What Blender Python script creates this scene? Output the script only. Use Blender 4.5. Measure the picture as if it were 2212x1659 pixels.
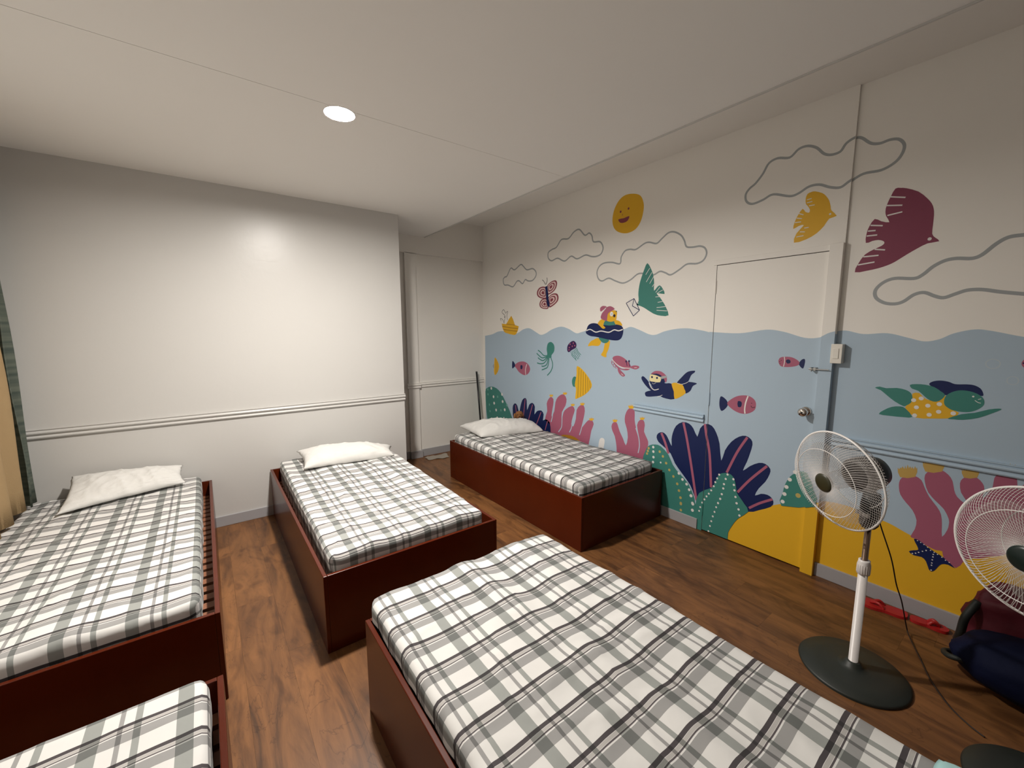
import bpy, bmesh, math, random
from mathutils import Vector, Matrix, noise
from mathutils.geometry import tessellate_polygon
sc = bpy.context.scene
col = sc.collection
for o in list(bpy.data.objects): bpy.data.objects.remove(o)
random.seed(7)
# ------------------------------------------------------------------ camera
F_PX, YAW, PITCH, ROLL = 884.25, 0.6427989, -0.1283757, -0.0028102
fw = Vector((math.sin(YAW)*math.cos(PITCH), math.cos(YAW)*math.cos(PITCH), math.sin(PITCH)))
rt = Vector((math.cos(YAW), -math.sin(YAW), 0)); up = rt.cross(fw)
rt2 = rt*math.cos(ROLL)+up*math.sin(ROLL); up2 = -rt*math.sin(ROLL)+up*math.cos(ROLL)
cam_d = bpy.data.cameras.new('camera'); cam = bpy.data.objects.new('camera', cam_d); col.objects.link(cam)
cam_d.sensor_fit = 'HORIZONTAL'; cam_d.sensor_width = 36; cam_d.lens = F_PX/2212*36; cam_d.clip_start = .02
m = Matrix((rt2, up2, -fw)).transposed().to_4x4(); m.translation = (0, 0, 1.55); cam.matrix_world = m
sc.camera = cam
# ------------------------------------------------------------------ world, light, exposure
w = bpy.data.worlds.new('world'); sc.world = w; w.use_nodes = True
w.node_tree.nodes['Background'].inputs[0].default_value = (.9, .8, .7, 1); w.node_tree.nodes['Background'].inputs[1].default_value = 0.02
sc.view_settings.view_transform = 'Standard'; sc.view_settings.look = 'None'
sc.view_settings.gamma = 1; sc.view_settings.use_curve_mapping = False
sc.view_settings.exposure = 0.0
LAMP_XY = (.645, 2.32); LAMP_POWER = 101; LAMP_COL = (1, .945, .875)
CEIL = 2.65
# ------------------------------------------------------------------ materials
def mat(name, c, rough=.6, metal=0, bump=0, bscale=40, var=0, vscale=3, coat=0, alpha=1, trans=0, spec=.5, emit=None, sheen=0):
    m = bpy.data.materials.new(name); m.use_nodes = True; nt = m.node_tree; N = nt.nodes; b = N['Principled BSDF']
    b.inputs['Base Color'].default_value = (*c, 1); b.inputs['Roughness'].default_value = rough; b.inputs['Metallic'].default_value = metal
    b.inputs['Coat Weight'].default_value = coat; b.inputs['Alpha'].default_value = alpha; b.inputs['Transmission Weight'].default_value = trans
    b.inputs['Specular IOR Level'].default_value = spec; b.inputs['Sheen Weight'].default_value = sheen
    if emit: b.inputs['Emission Color'].default_value = (*emit[0], 1); b.inputs['Emission Strength'].default_value = emit[1]
    if bump or var:
        tc = N.new('ShaderNodeTexCoord')
    if bump:
        n = N.new('ShaderNodeTexNoise'); n.inputs['Scale'].default_value = bscale; n.inputs['Detail'].default_value = 4
        bp = N.new('ShaderNodeBump'); bp.inputs['Strength'].default_value = bump; bp.inputs['Distance'].default_value = .01
        nt.links.new(tc.outputs['Object'], n.inputs['Vector']); nt.links.new(n.outputs[0], bp.inputs['Height']); nt.links.new(bp.outputs[0], b.inputs['Normal'])
    if var:
        n = N.new('ShaderNodeTexNoise'); n.inputs['Scale'].default_value = vscale; n.inputs['Detail'].default_value = 5
        hs = N.new('ShaderNodeMix'); hs.data_type = 'RGBA'
        hs.inputs[6].default_value = (*[x*(1-var) for x in c], 1); hs.inputs[7].default_value = (*[min(1, x*(1+var)) for x in c], 1)
        nt.links.new(tc.outputs['Object'], n.inputs['Vector']); nt.links.new(n.outputs[0], hs.inputs[0]); nt.links.new(hs.outputs[2], b.inputs['Base Color'])
    return m
M = {}
M['wall'] = mat('wall_white_dimmed', (.575, .562, .54), .33, bump=.05, bscale=25, var=.012, spec=.4)  # rail wall white, darkened in colour to offset the near lamp
M['wall2'] = mat('wall_white_mural_lifted', (.90, .87, .82), .5, bump=.04, bscale=25, var=.012, spec=.35)  # mural wall white, lightened in colour to make up for lamp falloff
M['wall3'] = mat('wall_white_alcove_lifted', (.82, .79, .74), .45, bump=.05, bscale=25, var=.012, spec=.35)  # alcove white, kept lighter than the rail wall for its weaker light
M['wall4'] = mat('wall_white_side_lifted', (.88, .86, .82), .5)  # white of the unseen walls, lightened to bounce more light
M['ceil'] = mat('ceiling_paint', (.89, .865, .825), .7, bump=.04, bscale=12, var=.01)
M['base'] = mat('baseboard_grey', (.36, .35, .36), .5, var=.03)
M['gap'] = mat('gap_dark', (.03, .03, .03), .9)
for k, c in dict(blue=(.43,.545,.655), yellow=(.78,.44,.022), teal=(.050,.225,.190), pink=(.40,.115,.185), maroon=(.26,.055,.075), maroon2=(.24,.05,.095),
                 navy=(.006,.015,.085), cloud=(.37,.39,.40), palepink=(.78,.6,.58), ochre=(.42,.2,.02), ochre2=(.5,.4,.13), ochre3=(.55,.36,.10), ink=(.03,.02,.03), ink2=(.2,.13,.03),
                 white=(.80,.78,.76), plum=(.04,.012,.08), paleteal=(.16,.4,.33), cream=(.85,.75,.42), palewhite=(.5,.58,.64)).items():
    M[k] = mat('paint_'+k, c, .5, spec=.35, bump=.03, bscale=60)
M['wood'] = mat('mahogany_varnish', (.078, .0105, .0020), .27, bump=.02, bscale=8, var=.16, vscale=5, coat=.04, spec=.28)
M['slat'] = mat('slat_wood', (.22, .085, .04), .6, var=.2)
M['white_cloth'] = mat('pillow_cotton', (.64, .63, .605), .85, bump=.25, bscale=28)
M['teal_cloth'] = mat('teal_pillow_cotton', (.36, .60, .60), .85, bump=.12, bscale=90)
M['foam'] = mat('mattress_foam', (.5, .48, .45), .9)
M['plastic'] = mat('white_plastic', (.78, .74, .72), .35)
M['switch'] = mat('switch_plastic', (.80, .77, .70), .35)
M['wire'] = mat('white_coated_wire', (.85, .82, .80), .35)
M['black'] = mat('black_plastic', (.012, .012, .013), .4)
M['basegr'] = mat('fan_base_black', (.018, .022, .018), .5)
M['cap_olive'] = mat('olive_cap', (.035, .032, .012), .4)
M['cap_green'] = mat('green_black_cap', (.004, .014, .012), .35)
M['blade'] = mat('smoky_blade', (.42, .38, .35), .3, alpha=.24)
M['chrome'] = mat('chrome', (.75, .72, .68), .12, metal=1)
M['pole'] = mat('chrome_dark', (.35, .25, .19), .22, metal=1)
M['brass'] = mat('painted_steel', (.35, .35, .34), .4, metal=.8)
M['cord'] = mat('cord_black', (.015, .008, .006), .6)
M['red'] = mat('red_rubber', (.38, .012, .012), .45, bump=.1, bscale=60)
M['navybag'] = mat('navy_nylon', (.0015, .0035, .020), .75, bump=.5, bscale=14, var=.4, spec=.15)
M['redbag'] = mat('maroon_nylon', (.085, .002, .010), .65, bump=.5, bscale=10, var=.4)
M['darkbag'] = mat('dark_strap', (.012, .016, .014), .6)
M['plush'] = mat('plush_brown', (.32, .14, .05), .95, bump=1, bscale=150)
M['paper'] = mat('paper_white', (.62, .56, .48), .8)
M['beige'] = mat('beige_curtain', (.60, .43, .23), .85, bump=.15, bscale=200)
M['bristle'] = mat('broom_bristle', (.05, .05, .05), .9)
def emat():
    m = bpy.data.materials.new('lamp_glow'); m.use_nodes = True; b = m.node_tree.nodes['Principled BSDF']
    b.inputs['Emission Color'].default_value = (*LAMP_COL, 1)
    b.inputs['Emission Strength'].default_value = LAMP_POWER/(math.pi*math.pi*.07**2)
    return m
M['glow'] = emat()
def curtain_mat():
    m = bpy.data.materials.new('green_check_curtain'); m.use_nodes = True; nt = m.node_tree; N = nt.nodes; b = N['Principled BSDF']
    tc = N.new('ShaderNodeTexCoord'); mp = N.new('ShaderNodeMapping'); mp.inputs['Scale'].default_value = (0, 0, 1)
    wv = N.new('ShaderNodeTexNoise'); wv.inputs['Scale'].default_value = 26; wv.inputs['Detail'].default_value = 3
    cr = N.new('ShaderNodeValToRGB'); e = cr.color_ramp.elements
    e[0].position = .38; e[0].color = (.11, .14, .12, 1); e[1].position = .6; e[1].color = (.22, .25, .20, 1)
    nt.links.new(tc.outputs['Object'], mp.inputs[0]); nt.links.new(mp.outputs[0], wv.inputs['Vector']); nt.links.new(wv.outputs[0], cr.inputs[0]); nt.links.new(cr.outputs[0], b.inputs['Base Color'])
    b.inputs['Roughness'].default_value = .85
    return m
M['green'] = curtain_mat()
def plaid_mat(name, u0, v0):
    m = bpy.data.materials.new(name); m.use_nodes = True; nt = m.node_tree; N = nt.nodes; Lk = nt.links.new; b = N['Principled BSDF']
    uv = N.new('ShaderNodeUVMap'); sp = N.new('ShaderNodeSeparateXYZ'); Lk(uv.outputs[0], sp.inputs[0])
    def frac(src, off, per, sign):
        a = N.new('ShaderNodeMath'); a.operation = 'MULTIPLY_ADD'; a.inputs[1].default_value = sign/per; a.inputs[2].default_value = -sign*off/per+40
        Lk(src, a.inputs[0]); f = N.new('ShaderNodeMath'); f.operation = 'FRACT'; Lk(a.outputs[0], f.inputs[0]); return f.outputs[0]
    def ramp(src, stops):
        r = N.new('ShaderNodeValToRGB'); r.color_ramp.interpolation = 'CONSTANT'; els = r.color_ramp.elements
        els[0].position = 0; els[0].color = (*stops[0][1], 1); els[1].position = stops[1][0]; els[1].color = (*stops[1][1], 1)
        for p, c in stops[2:]:
            e = els.new(p); e.color = (*c, 1)
        Lk(src, r.inputs[0]); return r.outputs[0]
    W = (1, 1, 1); G = (.42, .445, .435); G2 = (.43, .43, .435); K = (.075, .062, .07)
    cu = ramp(frac(sp.outputs[0], u0, .1985, 1), [(0, G), (.191, W), (.358, G2), (.413, W), (.531, G), (.607, W)])
    cv = ramp(frac(sp.outputs[1], v0, .1225, -1), [(0, K), (.098, W), (.108, (.62, .60, .59)), (.185, W), (.195, (.12, .10, .11)), (.23, W), (.262, G2), (.52, W)])
    mx = N.new('ShaderNodeMix'); mx.data_type = 'RGBA'; mx.blend_type = 'MULTIPLY'; mx.inputs[0].default_value = 1; Lk(cu, mx.inputs[6]); Lk(cv, mx.inputs[7])
    m2 = N.new('ShaderNodeMix'); m2.data_type = 'RGBA'; m2.blend_type = 'MULTIPLY'; m2.inputs[0].default_value = 1; Lk(mx.outputs[2], m2.inputs[6]); m2.inputs[7].default_value = (.665, .655, .635, 1)
    Lk(m2.outputs[2], b.inputs['Base Color']); b.inputs['Roughness'].default_value = .8; b.inputs['Sheen Weight'].default_value = .05
    tc = N.new('ShaderNodeTexCoord'); n = N.new('ShaderNodeTexNoise'); n.inputs['Scale'].default_value = 9; n.inputs['Detail'].default_value = 3
    bp = N.new('ShaderNodeBump'); bp.inputs['Strength'].default_value = .25; bp.inputs['Distance'].default_value = .02
    Lk(tc.outputs['Object'], n.inputs['Vector']); Lk(n.outputs[0], bp.inputs['Height']); Lk(bp.outputs[0], b.inputs['Normal'])
    return m
def floor_mat():
    m = bpy.data.materials.new('vinyl_plank'); m.use_nodes = True; nt = m.node_tree; N = nt.nodes; Lk = nt.links.new; b = N['Principled BSDF']
    tc = N.new('ShaderNodeTexCoord'); oi = N.new('ShaderNodeObjectInfo'); geo = N.new('ShaderNodeNewGeometry')
    off = N.new('ShaderNodeVectorMath'); off.operation = 'MULTIPLY_ADD'; cx = N.new('ShaderNodeCombineXYZ')
    ml = N.new('ShaderNodeMath'); ml.operation = 'MULTIPLY'; ml.inputs[1].default_value = 23; Lk(oi.outputs['Random'], ml.inputs[0])
    for i in range(3): Lk(ml.outputs[0], cx.inputs[i])
    ad = N.new('ShaderNodeVectorMath'); ad.operation = 'ADD'; Lk(geo.outputs['Position'], ad.inputs[0]); Lk(cx.outputs[0], ad.inputs[1])
    mp = N.new('ShaderNodeMapping'); mp.inputs['Scale'].default_value = (1, .16, 1); Lk(ad.outputs[0], mp.inputs[0])
    n1 = N.new('ShaderNodeTexNoise'); n1.inputs['Scale'].default_value = 9; n1.inputs['Detail'].default_value = 6; n1.inputs['Roughness'].default_value = .62; n1.inputs['Distortion'].default_value = 1.6; Lk(mp.outputs[0], n1.inputs['Vector'])
    mp2 = N.new('ShaderNodeMapping'); mp2.inputs['Scale'].default_value = (1, .45, 1); Lk(ad.outputs[0], mp2.inputs[0])
    n2 = N.new('ShaderNodeTexNoise'); n2.inputs['Scale'].default_value = 4.5; n2.inputs['Detail'].default_value = 5; n2.inputs['Distortion'].default_value = 2.2; Lk(mp2.outputs[0], n2.inputs['Vector'])
    r1 = N.new('ShaderNodeValToRGB'); e = r1.color_ramp.elements
    e[0].position = .28; e[0].color = (.062, .027, .011, 1); e[1].position = .72; e[1].color = (.235, .100, .034, 1)
    k = e.new(.45); k.color = (.140, .059, .021, 1); k = e.new(.55); k.color = (.180, .077, .026, 1)
    Lk(n1.outputs[0], r1.inputs[0])
    r2 = N.new('ShaderNodeValToRGB'); e = r2.color_ramp.elements; e[0].position = .33; e[0].color = (.5, .47, .47, 1); e[1].position = .47; e[1].color = (1, 1, 1, 1)
    Lk(n2.outputs[0], r2.inputs[0])
    mx = N.new('ShaderNodeMix'); mx.data_type = 'RGBA'; mx.blend_type = 'MULTIPLY'; mx.inputs[0].default_value = .8; Lk(r1.outputs[0], mx.inputs[6]); Lk(r2.outputs[0], mx.inputs[7])
    r3 = N.new('ShaderNodeValToRGB'); e = r3.color_ramp.elements; e[0].position = .585; e[0].color = (1, 1, 1, 1); e[1].position = .60; e[1].color = (1, 1, 1, 1)
    k = e.new(.592); k.color = (.45, .4, .38, 1); Lk(n2.outputs[0], r3.inputs[0])
    mx3 = N.new('ShaderNodeMix'); mx3.data_type = 'RGBA'; mx3.blend_type = 'MULTIPLY'; mx3.inputs[0].default_value = .75; Lk(mx.outputs[2], mx3.inputs[6]); Lk(r3.outputs[0], mx3.inputs[7]); mx = mx3
    hv = N.new('ShaderNodeHueSaturation'); mr = N.new('ShaderNodeMapRange'); mr.inputs[3].default_value = .86; mr.inputs[4].default_value = 1.12; Lk(oi.outputs['Random'], mr.inputs[0])
    Lk(mr.outputs[0], hv.inputs['Value']); Lk(mx.outputs[2], hv.inputs['Color']); Lk(hv.outputs[0], b.inputs['Base Color'])
    b.inputs['Roughness'].default_value = .42; b.inputs['Specular IOR Level'].default_value = .4
    bp = N.new('ShaderNodeBump'); bp.inputs['Strength'].default_value = .12; bp.inputs['Distance'].default_value = .004; Lk(n1.outputs[0], bp.inputs['Height']); Lk(bp.outputs[0], b.inputs['Normal'])
    return m
M['floor'] = floor_mat()
# ------------------------------------------------------------------ helpers
def tag(o, label=None, cat=None, group=None, kind=None):
    if label: o['label'] = label
    if cat: o['category'] = cat
    if group: o['group'] = group
    if kind: o['kind'] = kind
    return o
def link(name, me, parent=None):
    o = bpy.data.objects.new(name, me); col.objects.link(o)
    if parent: o.parent = parent
    return o
def empty(name, loc=(0, 0, 0), rz=0, parent=None):
    o = link(name, None, parent); o.location = loc; o.rotation_euler = (0, 0, rz); o.empty_display_size = .1; return o
def bobj(name, bm, mt, parent=None, smooth=False):
    me = bpy.data.meshes.new(name); bm.normal_update(); bm.to_mesh(me); bm.free()
    for x in (mt if isinstance(mt, (list, tuple)) else [mt]): me.materials.append(x)
    if smooth:
        for p in me.polygons: p.use_smooth = True
    return link(name, me, parent)
def box(bm, a, b):
    vs = [bm.verts.new((x, y, z)) for x in (a[0], b[0]) for y in (a[1], b[1]) for z in (a[2], b[2])]
    for f in ((0,1,3,2),(4,6,7,5),(0,4,5,1),(2,3,7,6),(0,2,6,4),(1,5,7,3)): bm.faces.new([vs[i] for i in f])
    return vs
def boxo(name, a, b, mt, parent=None, bev=0):
    bm = bmesh.new(); box(bm, a, b)
    if bev: bmesh.ops.recalc_face_normals(bm, faces=bm.faces); bmesh.ops.bevel(bm, geom=bm.edges[:], offset=bev, segments=2, affect='EDGES', profile=.5)
    return bobj(name, bm, mt, parent)
def tube(bm, pts, r, n=8, cap=True):
    pts = [Vector(p) for p in pts]; rings = []; prev = None
    for i, p in enumerate(pts):
        d = (pts[min(i+1, len(pts)-1)]-pts[max(i-1, 0)]).normalized()
        if prev is None: a = d.orthogonal().normalized()
        else: a = (prev-d*prev.dot(d)).normalized()
        prev = a; b = d.cross(a); rr = r[i] if isinstance(r, (list, tuple)) else r
        rings.append([bm.verts.new(p+(a*math.cos(t*2*math.pi/n)+b*math.sin(t*2*math.pi/n))*rr) for t in range(n)])
    for A, B in zip(rings, rings[1:]):
        for i in range(n): bm.faces.new((A[i], A[(i+1) % n], B[(i+1) % n], B[i]))
    if cap: bm.faces.new(rings[0][::-1]); bm.faces.new(rings[-1])
def lathe(bm, prof, n=40, mtx=None):
    rings = []
    for r, z in prof:
        if r < 1e-6: rings.append([bm.verts.new((0, 0, z))])
        else: rings.append([bm.verts.new((r*math.cos(t*2*math.pi/n), r*math.sin(t*2*math.pi/n), z)) for t in range(n)])
    for A, B in zip(rings, rings[1:]):
        for i in range(n):
            j = (i+1) % n
            if len(A) == 1 and len(B) == 1: continue
            if len(A) == 1: bm.faces.new((A[0], B[i], B[j]))
            elif len(B) == 1: bm.faces.new((A[i], A[j], B[0]))
            else: bm.faces.new((A[i], A[j], B[j], B[i]))
    if mtx is not None: bmesh.ops.transform(bm, matrix=mtx, verts=bm.verts)
def catmull(pts, closed, sub=5):
    n = len(pts); out = []
    for i in range(n if closed else n-1):
        p0 = pts[(i-1) % n] if closed or i > 0 else pts[i]; p1 = pts[i]; p2 = pts[(i+1) % n]
        p3 = pts[(i+2) % n] if closed or i+2 < n else pts[min(i+1, n-1)]
        for k in range(sub):
            t = k/sub; out.append(tuple(.5*((2*p1[a])+(-p0[a]+p2[a])*t+(2*p0[a]-5*p1[a]+4*p2[a]-p3[a])*t*t+(-p0[a]+3*p1[a]-3*p2[a]+p3[a])*t**3) for a in range(len(p1))))
    if not closed: out.append(pts[-1])
    return out
MURAL=[
 ('painted_sea','light blue painted water with wavy top edge',[
  ('p+','blue','4.6,1.489;4.428,1.511;4.304,1.543;4.186,1.55;4.049,1.526;3.939,1.518;3.865,1.536;3.782,1.57;3.671,1.582;3.555,1.539;3.471,1.509;3.389,1.525;3.284,1.568;3.151,1.595;3.038,1.572;2.929,1.528;2.855,1.539;2.741,1.56;2.539,1.554;2.354,1.563;2.273,1.584;2.181,1.558;2.083,1.521;2.02,1.517;1.941,1.544;1.845,1.563;1.744,1.568;1.647,1.555;1.563,1.538;1.574,1.541;1.355,1.531;1.185,1.555;1.079,1.541;0.961,1.504;0.883,1.507;0.826,1.537;0.763,1.548;0.68,1.528;0.578,1.533;0.492,1.509;0.428,1.491;0.375,1.503;0.326,1.533;0.258,1.552;0.2,1.544;0.103,1.517;0,1.5;-0.3,1.54;-0.6,1.5;-1,1.54;-1.9,1.5;-1.9,0;4.6,0'),
 ]),
 ('painted_sand','golden painted sand hill',[
  ('p+','yellow','1.363,-0;1.337,0.066;1.314,0.126;1.276,0.198;1.209,0.275;1.116,0.339;1.055,0.377;0.994,0.409;0.867,0.465;0.758,0.5;0.645,0.502;0.559,0.485;0.515,0.476;0.467,0.465;0.387,0.435;0.288,0.407;0.191,0.43;0.073,0.474;0.021,0.515;-0.3,0.42;-0.8,0.38;-1.9,0.4;-1.9,0'),
 ]),
 ('painted_sun','smiling yellow painted sun',[
  ('s','yellow','2.291,2.698;2.219,2.665;2.185,2.601;2.182,2.536;2.205,2.458;2.251,2.406;2.317,2.387;2.386,2.394;2.458,2.428;2.497,2.481;2.505,2.548;2.484,2.622;2.438,2.68;2.375,2.707'),
  ('p','maroon','2.44,2.521;2.379,2.519;2.323,2.525;2.338,2.49;2.378,2.481;2.419,2.489'),
  ('d','maroon','2.417,2.58;2.334,2.588',0.00945),
  ('l','maroon','2.395,2.559;2.397,2.542',0.0042),
 ]),
 ('painted_cloud','smallest painted cloud outline',[
  ('c','cloud','4.1,2.212;4.023,2.295;3.948,2.267;3.833,2.312;3.783,2.288;3.717,2.24;3.617,2.241;3.56,2.201;3.56,2.154;3.616,2.113;3.693,2.114;3.746,2.134;3.797,2.094;3.858,2.13;3.906,2.129;3.98,2.075;4.079,2.103;4.157,2.114;4.18,2.175;4.145,2.204',0.0142),
 ]),
 ('painted_cloud','painted cloud outline left of the sun',[
  ('c','cloud','3.23,2.411;3.158,2.474;3.057,2.467;2.982,2.516;2.909,2.526;2.836,2.459;2.781,2.469;2.746,2.438;2.724,2.38;2.644,2.366;2.606,2.311;2.627,2.257;2.686,2.241;2.747,2.249;2.824,2.273;2.932,2.253;3.015,2.29;3.107,2.255;3.212,2.297;3.303,2.284;3.355,2.319;3.356,2.375;3.296,2.399',0.0137),
 ]),
 ('painted_cloud','painted cloud outline below the sun',[
  ('c','cloud','2.396,2.195;2.357,2.24;2.306,2.246;2.244,2.236;2.159,2.271;2.112,2.272;2.045,2.252;1.997,2.282;1.941,2.316;1.889,2.312;1.833,2.277;1.803,2.232;1.783,2.185;1.734,2.173;1.675,2.171;1.636,2.15;1.622,2.109;1.644,2.065;1.693,2.048;1.771,2.054;1.832,2.021;1.905,1.989;1.954,2.01;2.004,2.026;2.064,2.005;2.137,2.022;2.213,2.03;2.289,1.988;2.369,1.968;2.454,1.995;2.53,2.026;2.606,2.009;2.653,2.034;2.672,2.095;2.643,2.146;2.586,2.168;2.497,2.162;2.408,2.139',0.0128),
 ]),
 ('painted_cloud','large painted cloud outline above the yellow bird',[
  ('c','cloud','1.316,2.513;1.274,2.561;1.242,2.616;1.192,2.631;1.124,2.614;1.079,2.647;1.033,2.65;0.985,2.624;0.945,2.578;0.908,2.56;0.866,2.564;0.842,2.599;0.803,2.617;0.776,2.608;0.735,2.567;0.696,2.553;0.654,2.557;0.618,2.546;0.595,2.511;0.6,2.469;0.626,2.433;0.678,2.411;0.754,2.414;0.811,2.387;0.85,2.365;0.9,2.379;0.954,2.408;1.007,2.411;1.059,2.386;1.107,2.381;1.202,2.416;1.262,2.397;1.326,2.387;1.365,2.412;1.373,2.457;1.351,2.49',0.0141),
 ]),
 ('painted_cloud','painted cloud outline cut off by the right edge',[
  ('l','cloud','0.112,1.973;0.162,1.977;0.197,1.973;0.23,1.949;0.268,1.907;0.3,1.894;0.35,1.901;0.39,1.896;0.43,1.872;0.465,1.835;0.497,1.819;0.573,1.827;0.62,1.808;0.648,1.77;0.642,1.729;0.605,1.699;0.561,1.691;0.527,1.702;0.489,1.735;0.451,1.743;0.411,1.722;0.378,1.712;0.339,1.728;0.3,1.743;0.252,1.742;0.195,1.727;0.123,1.712;0.085,1.706',0.0167),
 ]),
 ('painted_butterfly','pink striped painted butterfly',[
  ('s','maroon','3.372,2.027;3.308,2.069;3.237,2.076;3.215,2.042;3.236,1.991;3.289,1.954;3.365,1.941'),
  ('s','palepink','3.361,2.025;3.309,2.059;3.251,2.065;3.234,2.038;3.25,1.996;3.293,1.965;3.355,1.955'),
  ('s','maroon','3.35,2.023;3.31,2.049;3.265,2.054;3.252,2.033;3.265,2.001;3.298,1.977;3.346,1.97'),
  ('s','palepink','3.34,2.021;3.311,2.04;3.278,2.044;3.268,2.028;3.278,2.005;3.302,1.988;3.337,1.983'),
  ('s','maroon','3.329,2.019;3.312,2.03;3.293,2.033;3.287,2.024;3.292,2.01;3.307,2;3.327,1.997'),
  ('s','maroon','3.393,2.014;3.478,2.027;3.531,1.994;3.534,1.944;3.477,1.909;3.373,1.903'),
  ('s','palepink','3.4,2.004;3.47,2.015;3.512,1.988;3.515,1.948;3.469,1.92;3.384,1.914'),
  ('s','maroon','3.408,1.995;3.461,2.003;3.493,1.982;3.496,1.952;3.46,1.93;3.395,1.925'),
  ('s','palepink','3.415,1.986;3.454,1.992;3.477,1.977;3.478,1.955;3.453,1.939;3.406,1.936'),
  ('s','maroon','3.422,1.977;3.445,1.98;3.459,1.971;3.46,1.958;3.445,1.949;3.417,1.947'),
  ('s','maroon','3.362,1.888;3.298,1.938;3.218,1.939;3.191,1.901;3.208,1.855;3.287,1.811;3.338,1.807'),
  ('s','palepink','3.35,1.886;3.299,1.927;3.233,1.927;3.211,1.897;3.225,1.859;3.29,1.824;3.331,1.821'),
  ('s','maroon','3.339,1.885;3.299,1.916;3.249,1.916;3.232,1.893;3.242,1.864;3.292,1.837;3.324,1.835'),
  ('s','palepink','3.328,1.883;3.3,1.906;3.263,1.906;3.25,1.889;3.258,1.868;3.295,1.848;3.318,1.847'),
  ('s','maroon','3.317,1.881;3.3,1.895;3.278,1.895;3.271,1.885;3.276,1.873;3.297,1.861;3.311,1.86'),
  ('s','maroon','3.365,1.891;3.45,1.896;3.492,1.855;3.478,1.811;3.41,1.789;3.345,1.798'),
  ('s','palepink','3.372,1.881;3.441,1.886;3.475,1.852;3.464,1.816;3.409,1.798;3.356,1.806'),
  ('s','maroon','3.38,1.872;3.433,1.875;3.459,1.849;3.45,1.822;3.408,1.808;3.368,1.814'),
  ('s','palepink','3.387,1.863;3.425,1.865;3.444,1.846;3.438,1.826;3.407,1.816;3.378,1.821'),
  ('s','maroon','3.394,1.853;3.417,1.854;3.428,1.843;3.424,1.832;3.406,1.826;3.389,1.828'),
  ('l','navy','3.383,2.027;3.371,1.957;3.362,1.888;3.34,1.812',0.0378),
  ('l','ink','3.395,2.046;3.422,2.083;3.449,2.102',0.0059),
  ('l','ink','3.387,2.048;3.369,2.083;3.373,2.118',0.0058),
 ]),
 ('painted_boat','yellow painted paper boat',[
  ('p','yellow','4.215,1.644;4.12,1.637;4.015,1.735;3.943,1.623;3.869,1.607;3.918,1.516;3.983,1.506;4.094,1.523;4.169,1.546'),
  ('l','ochre','4.204,1.61;4.049,1.592;3.886,1.58',0.0089),
  ('l','ochre','4.185,1.573;4.049,1.559;3.896,1.549',0.0089),
  ('l','ochre','4.12,1.637;3.943,1.623',0.0069),
  ('l','ink','4.157,1.649;4.196,1.693;4.243,1.708;4.227,1.677',0.0056),
  ('l','ink','4.173,1.649;4.142,1.732;4.207,1.781;4.172,1.813;4.126,1.764',0.0055),
  ('l','ink','4.093,1.684;4.104,1.737;4.088,1.789;4.124,1.775',0.0053),
  ('d','ink','4.154,1.723',0.00725),
 ]),
 ('painted_swimmer','painted bear swimming in a navy ring',[
  ('s','yellow','2.642,1.483;2.601,1.458;2.627,1.411;2.709,1.409;2.765,1.404;2.738,1.445;2.696,1.466'),
  ('s','yellow','2.549,1.448;2.497,1.459;2.508,1.389;2.532,1.338;2.537,1.305;2.597,1.324;2.572,1.367'),
  ('s','teal','2.629,1.488;2.511,1.469;2.535,1.439;2.588,1.443'),
  ('s','navy','2.79,1.56;2.763,1.607;2.701,1.624;2.606,1.61;2.477,1.603;2.403,1.607;2.354,1.578;2.352,1.52;2.386,1.471;2.472,1.465;2.656,1.493;2.739,1.502;2.794,1.528'),
  ('l','white','2.79,1.552;2.741,1.565;2.671,1.539;2.604,1.549;2.513,1.537;2.451,1.559;2.401,1.551;2.354,1.563',0.0102),
  ('p','teal','2.555,1.646;2.448,1.644;2.44,1.603;2.573,1.605'),
  ('s','yellow','2.647,1.621;2.608,1.656;2.562,1.649;2.58,1.605;2.553,1.579;2.585,1.571;2.626,1.6'),
  ('s','yellow','2.451,1.647;2.392,1.636;2.361,1.597;2.403,1.604;2.44,1.613'),
  ('s','yellow','2.542,1.649;2.525,1.708;2.463,1.735;2.426,1.719;2.427,1.685;2.435,1.647;2.491,1.633'),
  ('p','pink','2.611,1.666;2.603,1.706;2.572,1.749;2.534,1.77;2.496,1.773;2.455,1.752;2.46,1.74;2.507,1.722;2.531,1.698;2.536,1.646;2.549,1.642'),
  ('s','pink','2.617,1.731;2.622,1.762;2.592,1.78;2.547,1.773;2.559,1.759;2.591,1.74'),
  ('l','white','2.597,1.721;2.553,1.761',0.0091),
  ('d','white','2.485,1.702',0.0201),
  ('d','blue','2.481,1.703',0.0067),
  ('d','ink','2.453,1.686',0.0133),
  ('d','ink','2.431,1.724',0.0055),
 ]),
 ('painted_bird','teal painted bird carrying a letter',[
  ('p','teal','2.125,2.108;2.087,2.055;2.063,2;2.053,1.938;2.052,1.877;2.026,1.901;1.999,1.916;1.969,1.883;1.953,1.843;2.026,1.856;1.994,1.82;1.962,1.779;1.936,1.739;1.908,1.673;1.977,1.671;2.049,1.691;2.135,1.74;2.185,1.762;2.218,1.771;2.198,1.802;2.203,1.852;2.202,1.898;2.193,1.951;2.179,1.995;2.152,2.063'),
  ('l','white','2.1,2.064;2.137,2.015',0.0049),
  ('l','white','2.078,2.028;2.129,1.954',0.0049),
  ('l','white','2.06,1.991;2.095,1.938',0.0048),
  ('l','white','1.994,1.826;2.035,1.825',0.0048),
  ('l','white','1.965,1.786;2.012,1.78',0.0047),
  ('l','white','1.936,1.743;2.02,1.739',0.0048),
  ('l','white','1.922,1.708;2.019,1.717',0.0048),
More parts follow.
